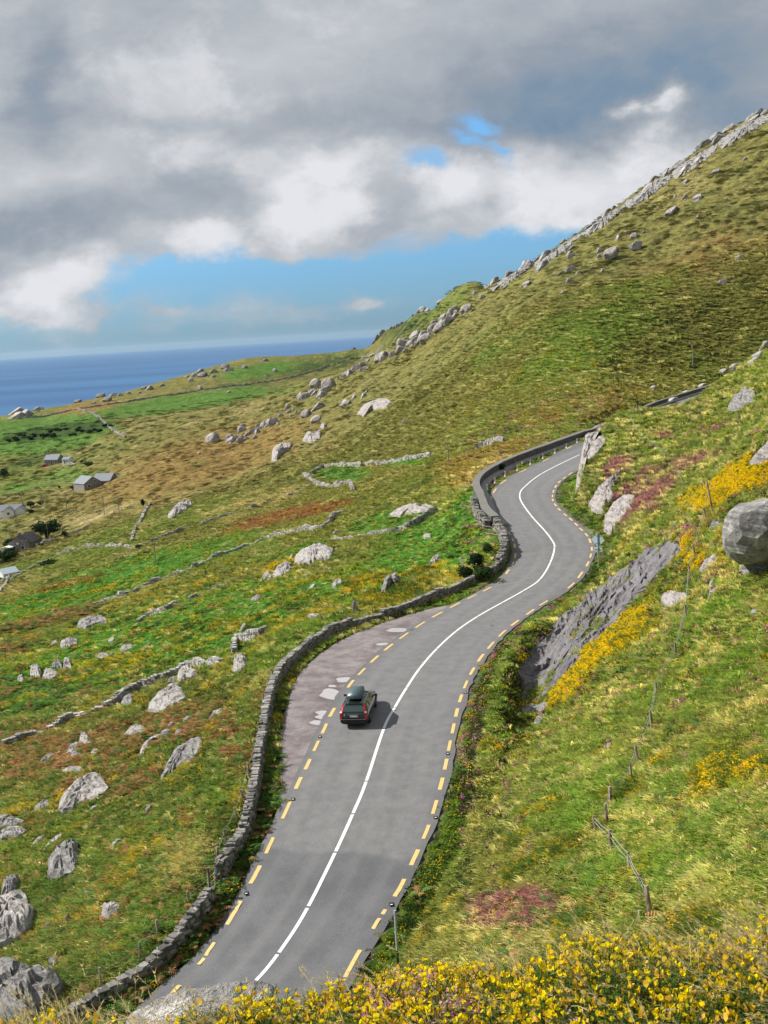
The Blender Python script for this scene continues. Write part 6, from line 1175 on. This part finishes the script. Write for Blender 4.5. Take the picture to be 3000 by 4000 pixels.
# visible weight of every terrain cell
mx = np.maximum.accumulate(EE, 0); vis = (EE[1:, :-1] >= mx[:-1, :-1] - .004)
cellA = np.abs((PX[:-1, 1:] - PX[:-1, :-1]) * (PY[:-1, :-1] - PY[1:, :-1])) * .5; cellA = np.clip(cellA, 0, 60) * np.where(vis, 1, .12)
inf = (PX[:-1, :-1] > -120) & (PX[:-1, :-1] < 1780) & (PY[:-1, :-1] < 2330); cellA = cellA * np.where(inf, 1, .04)
onroad = NEAR_ & (TV > -HL[KI] - .75) & (TV < HR[KI] + .75)
lay = np.zeros(len(CR)); lay[ks[0]:ks[-1] + 1] = np.interp(np.arange(ks[0], ks[-1] + 1), ks, ts); onlay = NEAR_ & (TV < 0) & (TV > -lay[KI] - .1)
onpar = NEAR_ & (np.abs(-TV - WL[KI]) < .9) & (KI > road_coord(pline[:1, 0], pline[:1, 1])[0][0])
rockm = np.zeros(RR.shape, bool)
for poly, T, m, lab in OC:
    pa = np.array(poly); bb = (PX > pa[:, 0].min()) & (PX < pa[:, 0].max()) & (PY > pa[:, 1].min()) & (PY < pa[:, 1].max()) & (RR > 28)
    ij = np.argwhere(bb)
    if len(ij) and len(ij) < 200000:
        x_, y_ = PX[bb], PY[bb]; ins = np.zeros(len(x_), bool); j = len(poly) - 1
        for i in range(len(poly)):
            (xi, yi), (xj, yj) = poly[i], poly[j]
            if yi != yj: ins ^= ((yi > y_) != (yj > y_)) & (x_ < (xj - xi) * (y_ - yi) / (yj - yi) + xi)
            j = i
        if m == 3: ins &= fbm(X[bb] / 2.2, Y[bb] / 2.2, 3, 71) < .33
        rockm[bb] |= ins
onwall = NEAR_ & (KI > 10) & (KI < road_coord(wallpart(22, 23)[:1, 0], wallpart(22, 23)[:1, 1])[0][0]) & (np.abs(-TV - WL[KI] - .35) < .42)
bare = onroad | onlay | onpar | rockm | onwall
free = ~(bare[:-1, :-1] | bare[1:, 1:])
def sample(n_, weight, r0, r1):
    w = cellA * weight * free * ((RR[:-1, :-1] > r0) & (RR[:-1, :-1] < r1)); p_ = (w / w.sum()).ravel(); c = np.cumsum(p_); k = np.searchsorted(c, rng.random(n_)); k = np.minimum(k, len(c) - 1); i, j = np.divmod(k, NC - 1)
    a = azs[j] + (azs[j + 1] - azs[j]) * rng.random(n_); l = lrs[i] + (lrs[i + 1] - lrs[i]) * rng.random(n_); r = np.exp(l); x, y = r * np.sin(a), r * np.cos(a); z = gz(x, y)
    cc = colv[i, j]; px, py = project(x, y, z); return x, y, z, r, cc, px, py, i, j
C0 = colv[:-1, :-1]
def near_col(c, t, s): return np.exp(-(((C0 - c) ** 2).sum(-1)) / s ** 2)
goldw = sst(.10, .26, C0[..., 0] - C0[..., 2] * 2) * sst(.45, .62, C0[..., 1] / (C0[..., 0] + 1e-3)) * (C0[..., 0] > .22) * (C0[..., 2] < .045)
heaw = sst(.9, 1.1, C0[..., 2] / (C0[..., 1] + 1e-3)) * (C0[..., 0] > .1)
brw = sst(1.5, 1.9, C0[..., 0] / (C0[..., 1] + 1e-3)) * (C0[..., 2] < .06)
strw = sst(.16, .28, C0[..., 0]) * (1 - goldw); grw = sst(1.2, 1.7, C0[..., 1] / (C0[..., 0] + 1e-3))
tufts = [protomesh('t', *tuft(s)[:2], MGB, tuft(s)[2]) for s in (1, 2, 3)] + [protomesh('t', *tuft(s, 30, .3, .22, .035, .6, (-.2, -.1))[:2], MGB, tuft(s, 30, .3, .22, .035, .6, (-.2, -.1))[2]) for s in (4, 5)]
def mk_sc(r, base, mxp): return base * np.maximum(1, r / mxp)
Ng = 110000
x, y, z, r, cc, px, py, i, j = sample(Ng, .5 + .9 * strw + .2 * grw, 29, 420)
gr = sst(1.3, 1.8, cc[:, 1] / (cc[:, 0] + 1e-3)); hv = (.62 + .85 * rng.random(Ng)[:, None]) * (1 + .22 * (px > 950))[:, None]; hv = np.where((r > 200)[:, None], .85 + .45 * (hv - .62), hv); isg = (goldw[i, j] > .1) | ((cc[:, 0] > cc[:, 1] * 1.12) & (cc[:, 2] < .04) & (cc[:, 0] > .16) & (px > 1000) & (py > 1250)); cc = np.where(isg[:, None], np.where(rng.random(Ng)[:, None] < .12, np.array((.26, .17, .012)), np.array((.055, .085, .018))), cc)
mixs = (rng.random(Ng) * np.where(r > 200, 2.2, 1) < .10 + .30 * (px > 1000) * sst(-.1, .3, fbm(x / 3, y / 3, 3, 12)))[:, None] & ~isg[:, None]; cc = np.where(mixs, np.array((.28, .25, .10)) , cc)
vg_ = (NEAR_[i, j] & (np.abs(np.abs(TV[i, j]) - np.where(TV[i, j] < 0, HL[KI[i, j]], HR[KI[i, j]])) < 2.2)); cc = np.where(vg_[:, None], np.array((.08, .13, .022)), cc)
sc = rng.uniform(.55, 1.25, Ng) * np.maximum(1, r / 85) * np.where(gr > .5, .6, 1) * np.where(vg_, .55, 1); sc = np.column_stack([sc, sc, sc / np.maximum(1, r / 110)]); idx = np.where(gr > .5, rng.integers(3, 5, Ng), rng.integers(0, 3, Ng))
scatter('grass_tufts', 'wind-combed tussock grass covering both slopes beside the road', 'grass', tufts, np.column_stack([x, y, z]), np.column_stack([rng.normal(0, .12, Ng), rng.normal(0, .12, Ng), rng.normal(0, .5, Ng)]), sc, cc * hv * 1.95, idx)
# low mounds of heath and hidden shrubs: give the mid slopes their dark speckle
cl0 = [clump(s, 130, .5, .36, .13) for s in (1, 2, 3)]; shr = [protomesh('c', c[0], c[1], MSH, c[2]) for c in cl0]
scrubz = sum(zone_w(PX[:-1, :-1], PY[:-1, :-1], None, None, z_) for z_ in [(1240,1880,60,40,30,0,3),(1370,1940,50,40,30,0,3),(1020,1900,50,60,30,0,2.5),(940,1960,60,40,20,0,2),(1040,1760,24,60,60,0,2),(1290,1240,60,24,40,0,2),(1480,1420,60,30,40,0,1.6),(1300,1080,60,60,40,0,1.5),(450,1500,90,40,10,0,2),(240,1590,120,30,10,0,1.5),(640,1400,80,26,20,0,2),(250,1760,90,40,30,0,1.5),(330,1850,60,50,40,0,1.5)]); Ns = 56000; spk = sst(.0, .35, fbm(X[:-1, :-1] / 4.2, Y[:-1, :-1] / 4.2, 4, 301, .65)); 
x, y, z, r, cc, px, py, i, j = sample(Ns, (.06 + spk + .5 * ((PX[:-1, :-1] < 640) & (PY[:-1, :-1] > 1430)) * sst(-.2, .25, fbm(X[:-1, :-1] / 2.5, Y[:-1, :-1] / 2.5, 3, 44)) + scrubz + 1.6 * (berm[:-1, :-1] * (NEAR_[:-1, :-1]) > .25)) * (1 - .6 * strw) * np.where(RR[:-1, :-1] > 230, 1.6, 1), 30, 900)
dk = np.where(rng.random(Ns)[:, None] < .5, np.array((.032, .058, .014)), np.array((.06, .078, .02))); dk = np.where((brw[i, j] > .4)[:, None], np.where(rng.random(Ns)[:, None] < .6, BR, np.array((.045, .06, .02))), dk); dk = np.where((r > 230)[:, None], cc * .55 * (rng.random(Ns)[:, None] < .5) + cc * .5, dk); dk = np.where((heaw[i, j] > .4)[:, None], np.array((.11, .055, .05)), dk)
sc = rng.uniform(.35, 1.0, Ns) ** 1.2 * np.maximum(1, r / 140) ; scv = np.column_stack([sc * 1.3, sc, sc * rng.uniform(.5, 1, Ns) * np.where(r > 230, .6, 1)])
scatter('heath_scrub', 'low dark heath and scrub mounds speckling the slopes', 'scrub', shr, np.column_stack([x, y, z - .06]), np.column_stack([np.zeros(Ns), np.zeros(Ns), rng.uniform(0, 6.28, Ns)]), scv, dk * 1.25 * rng.uniform(.6, 1.5, Ns)[:, None], rng.integers(0, 3, Ns))
# gorse
cg = [clump(s, 120, .5, .42, .12, fl, .075) for s, fl in ((11, 170), (12, 100), (13, 45))]; gor = [protomesh('g', c[0], c[1], [MSH, MFL], c[2], c[3]) for c in cg]
Nq = 30000; x, y, z, r, cc, px, py, i, j = sample(Nq, (goldw + .25 * (C0[..., 0] > C0[..., 1] * 1.12) * (C0[..., 2] < .04) * (C0[..., 0] > .16) * (PX[:-1, :-1] > 1000) * (PY[:-1, :-1] > 1250)) * (1.25 + 1.2 * (PX[:-1, :-1] > 1000)) + .016 + .10 * spk * ((PX[:-1, :-1] > 1000) & (PY[:-1, :-1] > 1150)) + .05 * (PY[:-1, :-1] > 1250) * spk, 30, 330)
sc = rng.uniform(.4, 1.05, Nq) * np.maximum(1, r / 120) * .9; gi_ = np.where(goldw[i, j] > .4, rng.integers(0, 2, Nq), 2)
scatter('gorse', 'low gorse bushes in yellow bloom spreading over the slopes', 'gorse', gor, np.column_stack([x, y, z - .04]), np.column_stack([np.zeros(Nq), np.zeros(Nq), rng.uniform(0, 6.28, Nq)]), np.column_stack([sc, sc, sc * .75]), np.array((.08, .13, .025)) * rng.uniform(.6, 1.4, Nq)[:, None], gi_)
ch = [clump(s, 70, .45, .34, .10, fl, .06) for s, fl in ((21, 120), (22, 80))]; hea = [protomesh('h', c[0], c[1], [MSH, m_], c[2], c[3]) for c, m_ in zip(ch, (MHF, MHP))]
Nh = 6500; x, y, z, r, cc, px, py, i, j = sample(Nh, heaw + .004 * (berm[:-1, :-1] * (NEAR_[:-1, :-1]) > .25) + .006 * (PX[:-1, :-1] > 1000) * (PY[:-1, :-1] > 860), 30, 260)
sc = rng.uniform(.45, 1.0, Nh) * np.maximum(1, r / 120)
scatter('heather', 'purple and brown heather clumps on the banks', 'heather', hea, np.column_stack([x, y, z - .04]), np.column_stack([np.zeros(Nh), np.zeros(Nh), rng.uniform(0, 6.28, Nh)]), np.column_stack([sc, sc, sc * .8]), np.array((.11, .085, .045)) * rng.uniform(.6, 1.4, Nh)[:, None], rng.integers(0, 2, Nh))
fr = [frond(s) for s in (31, 32, 33)]; frn = [protomesh('f', *f_[:2], MSH, f_[2]) for f_ in fr]
Nb = 11000; x, y, z, r, cc, px, py, i, j = sample(Nb, brw * .8 * (PX[:-1, :-1] < 1000) + .05 * (PX[:-1, :-1] < 620) * (PY[:-1, :-1] > 1450) + .03 * spk * (PY[:-1, :-1] > 1300), 34, 230)
bc = np.where(rng.random(Nb)[:, None] < .25 + .4 * brw[i, j][:, None], np.array((.165, .088, .040)), np.array((.045, .085, .02))); sc = rng.uniform(.6, 1.3, Nb) * np.maximum(1, r / 85)
scatter('bracken', 'rusty and green bracken fronds on the lower left slope', 'bracken', frn, np.column_stack([x, y, z - .02]), np.column_stack([rng.normal(0, .15, Nb), rng.normal(0, .15, Nb), rng.uniform(0, 6.28, Nb)]), sc, bc * 1.7 * rng.uniform(.65, 1.4, Nb)[:, None], rng.integers(0, 3, Nb))
# ------------------------------------------------------------------ the bank in front of the camera: gorse in flower, heather, long grass, one flat rock
MST2 = material('gorse_stem', build=m_plant(fixed=(.085, .15, .035), tr=.15)); MPET = material('gorse_petals', build=m_plant(fixed=(1.0, .68, .012), tr=.35)); MPEO = material('gorse_petals_old', build=m_plant(fixed=(.85, .52, .06), tr=.3)); MSTRAW = material('dry_grass_stalk', build=m_plant(fixed=(.62, .52, .28), tr=.3)); MGG = material('fresh_grass_blade', build=m_plant(fixed=(.16, .26, .05), tr=.35)); MHX = material('heather_bells', build=m_plant(fixed=(.55, .17, .34), tr=.3)); MHY = material('heather_bells_faded', build=m_plant(fixed=(.6, .38, .38), tr=.3))
def petal(V, F, mi, hh, p, d, s, m, rs):
    d = Vector(d).normalized(); u = d.cross(Vector((rs.gauss(0, 1), rs.gauss(0, 1), rs.gauss(0, 1)))).normalized(); v = d.cross(u)
    for (a, w, l, o_) in ((0, 1.0, 1.05, .25), (2.5, .55, .85, .1), (3.8, .55, .85, .1), (3.1, .4, .8, 0)):
        ax = u * math.cos(a) + v * math.sin(a); sx_ = v * math.cos(a) - u * math.sin(a); k = len(V); b0 = Vector(p)
        V += [b0, b0 + d * s * .5 * l + sx_ * s * .42 * w + ax * s * .18, b0 + d * s * l + sx_ * s * .22 * w + ax * s * (.30 + o_), b0 + d * s * l - sx_ * s * .22 * w + ax * s * (.30 + o_), b0 + d * s * .5 * l - sx_ * s * .42 * w + ax * s * .18]; F.append((k, k + 1, k + 2, k + 3, k + 4)); mi.append(m); hh += [.5] * 5
def sprig(seed, fl=6, L_=.16, spines=120):
    rs = random.Random(seed); V = []; F = []; mi = []; hh = []
    br = [(Vector((0, 0, 0)), Vector((rs.gauss(0, .25), rs.gauss(0, .25), 1)).normalized() * L_)]
    for k in range(5): f = rs.uniform(.15, .8); b0, d0 = br[0]; br.append((b0 + d0 * f, (Vector((rs.gauss(0, 1), rs.gauss(0, 1), rs.uniform(.3, 1.2)))).normalized() * L_ * rs.uniform(.35, .6)))
    for b0, d0 in br:
        s = d0.cross(Vector((1, 0, 0))).normalized() * .0016; s2 = d0.cross(s).normalized() * .0016; k = len(V); V += [b0 + s, b0 + s2, b0 - s, b0 + d0 + s * .4, b0 + d0 + s2 * .4, b0 + d0 - s * .4]; F += [(k, k + 1, k + 4, k + 3), (k + 1, k + 2, k + 5, k + 4), (k + 2, k, k + 3, k + 5)]; mi += [0] * 3; hh += [.3] * 6
    for i in range(spines):
        b0, d0 = br[0] if rs.random() < .35 else rs.choice(br); p_ = b0 + d0 * rs.uniform(.05, 1); d = (Vector((rs.gauss(0, 1), rs.gauss(0, 1), rs.gauss(.2, 1))).normalized() + d0.normalized() * .5) * rs.uniform(.008, .018); s = d.cross(Vector((rs.gauss(0, 1), rs.gauss(0, 1), rs.gauss(0, 1)))).normalized() * .0011; k = len(V); V += [p_ - s, p_ + s, p_ + d]; F.append((k, k + 1, k + 2)); mi.append(0); hh += [.5] * 3
    for i in range(fl):
        b0, d0 = rs.choice(br); f = rs.uniform(.55, 1.0); p_ = b0 + d0 * f; petal(V, F, mi, hh, p_, Vector((rs.gauss(0, .7), rs.gauss(0, .7), rs.uniform(.2, 1.2))), rs.uniform(.013, .0185), 1 if rs.random() < .88 else 2, rs)
    return mesh_np('sprig', np.array([tuple(v) for v in V]), F, [MST2, MPET, MPEO], attrs={'h': np.array(hh)}, midx=mi, link=False)
def stalks(seed, n_=14, H=.30, green=False):
    rs = random.Random(seed); V = []; F = []; mi = []; hh = []
    for i in range(n_):
        b0 = Vector((rs.gauss(0, .03), rs.gauss(0, .03), -.02)); H_ = H * rs.uniform(.6, 1.2); wd = (.0022 if green else .0011); lean = Vector((-rs.uniform(.15, .8), rs.gauss(0, .25), 0)); prev = b0; K = 6; side = Vector((rs.gauss(0, 1), rs.gauss(0, 1), 0)).normalized(); k = len(V)
        for j in range(K + 1):
            f = j / K; p_ = b0 + Vector((0, 0, 1)) * H_ * (f - .35 * f * f) + lean * H_ * f * f; w_ = wd * (1 - f * (.9 if green else .4)); V += [p_ - side * w_, p_ + side * w_]; hh += [f, f]
        F += [(k + 2 * j, k + 2 * j + 1, k + 2 * j + 3, k + 2 * j + 2) for j in range(K)]; mi += [0] * K
        if not green and rs.random() < .6:      # seed head
            tip = V[-1]; dr = (Vector(V[-1]) - Vector(V[-5])).normalized()
            for q in range(12): p_ = Vector(tip) - dr * rs.uniform(0, .05); d = (dr + Vector((rs.gauss(0, .5), rs.gauss(0, .5), rs.gauss(0, .5)))) * .009; s = d.cross(Vector((1, .3, 0))).normalized() * .0016; k = len(V); V += [p_ - s, p_ + s, p_ + d]; F.append((k, k + 1, k + 2)); mi.append(0); hh += [.8] * 3
    return mesh_np('stalks', np.array([tuple(v) for v in V]), F, [MGG if green else MSTRAW], attrs={'h': np.array(hh)}, midx=mi, link=False)
def hsprig(seed, m):
    rs = random.Random(seed); V = []; F = []; mi = []; hh = []
    for b_ in range(7):
        b0 = Vector((rs.gauss(0, .02), rs.gauss(0, .02), 0)); d0 = Vector((rs.gauss(-.1, .35), rs.gauss(0, .35), 1)).normalized() * rs.uniform(.08, .15); s = d0.cross(Vector((1, 0, 0))).normalized() * .0012; k = len(V); V += [b0 - s, b0 + s, b0 + d0 + s, b0 + d0 - s]; F.append((k, k + 1, k + 2, k + 3)); mi.append(0); hh += [.3] * 4
        for i in range(26):
            f = rs.uniform(.35, 1); p_ = b0 + d0 * f; d = Vector((rs.gauss(0, 1), rs.gauss(0, 1), rs.gauss(0, 1))).normalized() * rs.uniform(.004, .008); u = d.cross(Vector((rs.gauss(0, 1), rs.gauss(0, 1), 1))).normalized() * .0028; k = len(V); V += [p_ + d - u, p_ + d + u, p_ + d * 1.9 + u, p_ + d * 1.9 - u]; F.append((k, k + 1, k + 2, k + 3)); mi.append(1); hh += [.5] * 4
    return mesh_np('hs', np.array([tuple(v) for v in V]), F, [MST2, m], attrs={'h': np.array(hh)}, midx=mi, link=False)
def bank(n_, px0, px1, wfun, r0=2.35):
    P_ = []
    while len(P_) < n_:
        q = rng.uniform(px0, px1); a = math.atan((q - 790) / 2180.) + .03; ed = bank_edge(math.degrees(a)); r_ = r0 + (ed * 1.03 - r0) * rng.random() ** .8; x_, y_ = r_ * math.sin(a), r_ * math.cos(a)
        if rng.random() < wfun(q, r_ / ed, x_, y_): P_.append((x_, y_))
    P_ = np.array(P_); return P_[:, 0], P_[:, 1], gz(P_[:, 0], P_[:, 1])
def onrock(q, f): return .02 if (215 < q < 640 and f > .925) else 1
nzf = lambda x_, y_, s, sd: float(fbm(np.array([x_ / s]), np.array([y_ / s]), 3, sd)[0])
def rotr(n_, t=.3): return np.column_stack([rng.normal(0, t, n_), rng.normal(0, t, n_), rng.uniform(0, 6.28, n_)])
n_ = 10500; x, y, z = bank(n_, -150, 1850, lambda q, f, a, b_: onrock(q, f) * (.3 + .7 * sst(-.2, .15, nzf(a, b_, .38, 5))) * (.25 if q < 500 else 1)); sp = [sprig(s, f_) for s, f_ in ((1, 8), (2, 6), (3, 4), (4, 1), (5, 0))]
fi = np.array([rng.choice([0, 1, 2]) if nzf(a, b_, .35, 9) > -.12 else rng.choice([2, 3, 4, 4]) for a, b_ in zip(x, y)]); fi = np.where((x < -.55) & (rng.random(n_) < .35), 3, fi)
scatter('flowering_gorse', 'close yellow gorse flowers on spiny green sprigs in the foreground', 'gorse', sp, np.column_stack([x, y, z - .01 + .05 * rng.random(n_)]), rotr(n_), rng.uniform(.75, 1.25, n_), np.ones((n_, 3)) * .5, fi)
n_ = 1900; x, y, z = bank(n_, -150, 1850, lambda q, f, a, b_: onrock(q, f) * (.3 + .7 * sst(-.1, .3, nzf(a, b_, .5, 15)))); stn = [stalks(s) for s in (1, 2, 3)] + [stalks(s, 10, .24, True) for s in (4, 5)]
scatter('long_grass', 'bleached and green grass stalks bending over the foreground flowers', 'grass', stn, np.column_stack([x, y, z]), np.column_stack([rng.normal(0, .15, n_), rng.normal(0, .15, n_), rng.normal(0, .6, n_)]), rng.uniform(.7, 1.3, n_), np.ones((n_, 3)) * .5, rng.choice([0, 1, 2, 3, 4], n_, p=[.25, .2, .15, .2, .2]))
n_ = 750; x, y, z = bank(n_, 300, 1850, lambda q, f, a, b_: onrock(q, f) * sst(.0, .3, nzf(a, b_, .4, 25) + (.15 if 1150 < q < 1659 and f > .75 else 0))); hs = [hsprig(1, MHX), hsprig(2, MHX), hsprig(3, MHY), hsprig(4, MHY)]
scatter('flowering_heather', 'pink and purple heather sprigs among the foreground gorse', 'heather', hs, np.column_stack([x, y, z + .03]), rotr(n_, .2), rng.uniform(.8, 1.3, n_), np.ones((n_, 3)) * .5, rng.integers(0, 4, n_))
# the flat rock on the lip of the bank
MFRK = material('lichen_rock', build=rockmat((.34,.33,.31), (.46,.45,.43), (.14,.135,.125), (.62,.61,.58), 2.0))
def fore_rock():
    a0, a1 = azr([(262, 2165)])[0][0], azr([(600, 2150)])[0][0]; V = []; NU, NV = 60, 26
    for i in range(NU):
        for j in range(NV):
            u, v = i / (NU - 1), j / (NV - 1); a = a0 + (a1 - a0) * u; ed = math.sin(math.pi * min(1, max(0, u))) ** .14; r_ = 3.64 + .30 * (v - .5) * ed; x_, y_ = r_ * math.sin(a), r_ * math.cos(a)
            h_ = (1 - abs(2 * v - 1) ** 4) * ed; z_ = azr([(430, 2150)])[1][0] * 3.64 + .03 * u - .015 + .07 * (h_ - 1) * 2 + .016 * nzf(x_, y_, .25, 3) + .012 * nzf(x_, y_, .06, 4) - (.25 if v in (0, 1) or u in (0, 1) else 0); V.append((x_, y_, z_))
    o = mesh_np('foreground_rock', np.array(V), strip_quads(NU, NV), MFRK, smooth=True); tag(o, 'flat lichen-covered rock on the lip of the foreground bank', 'rock')
fore_rock()
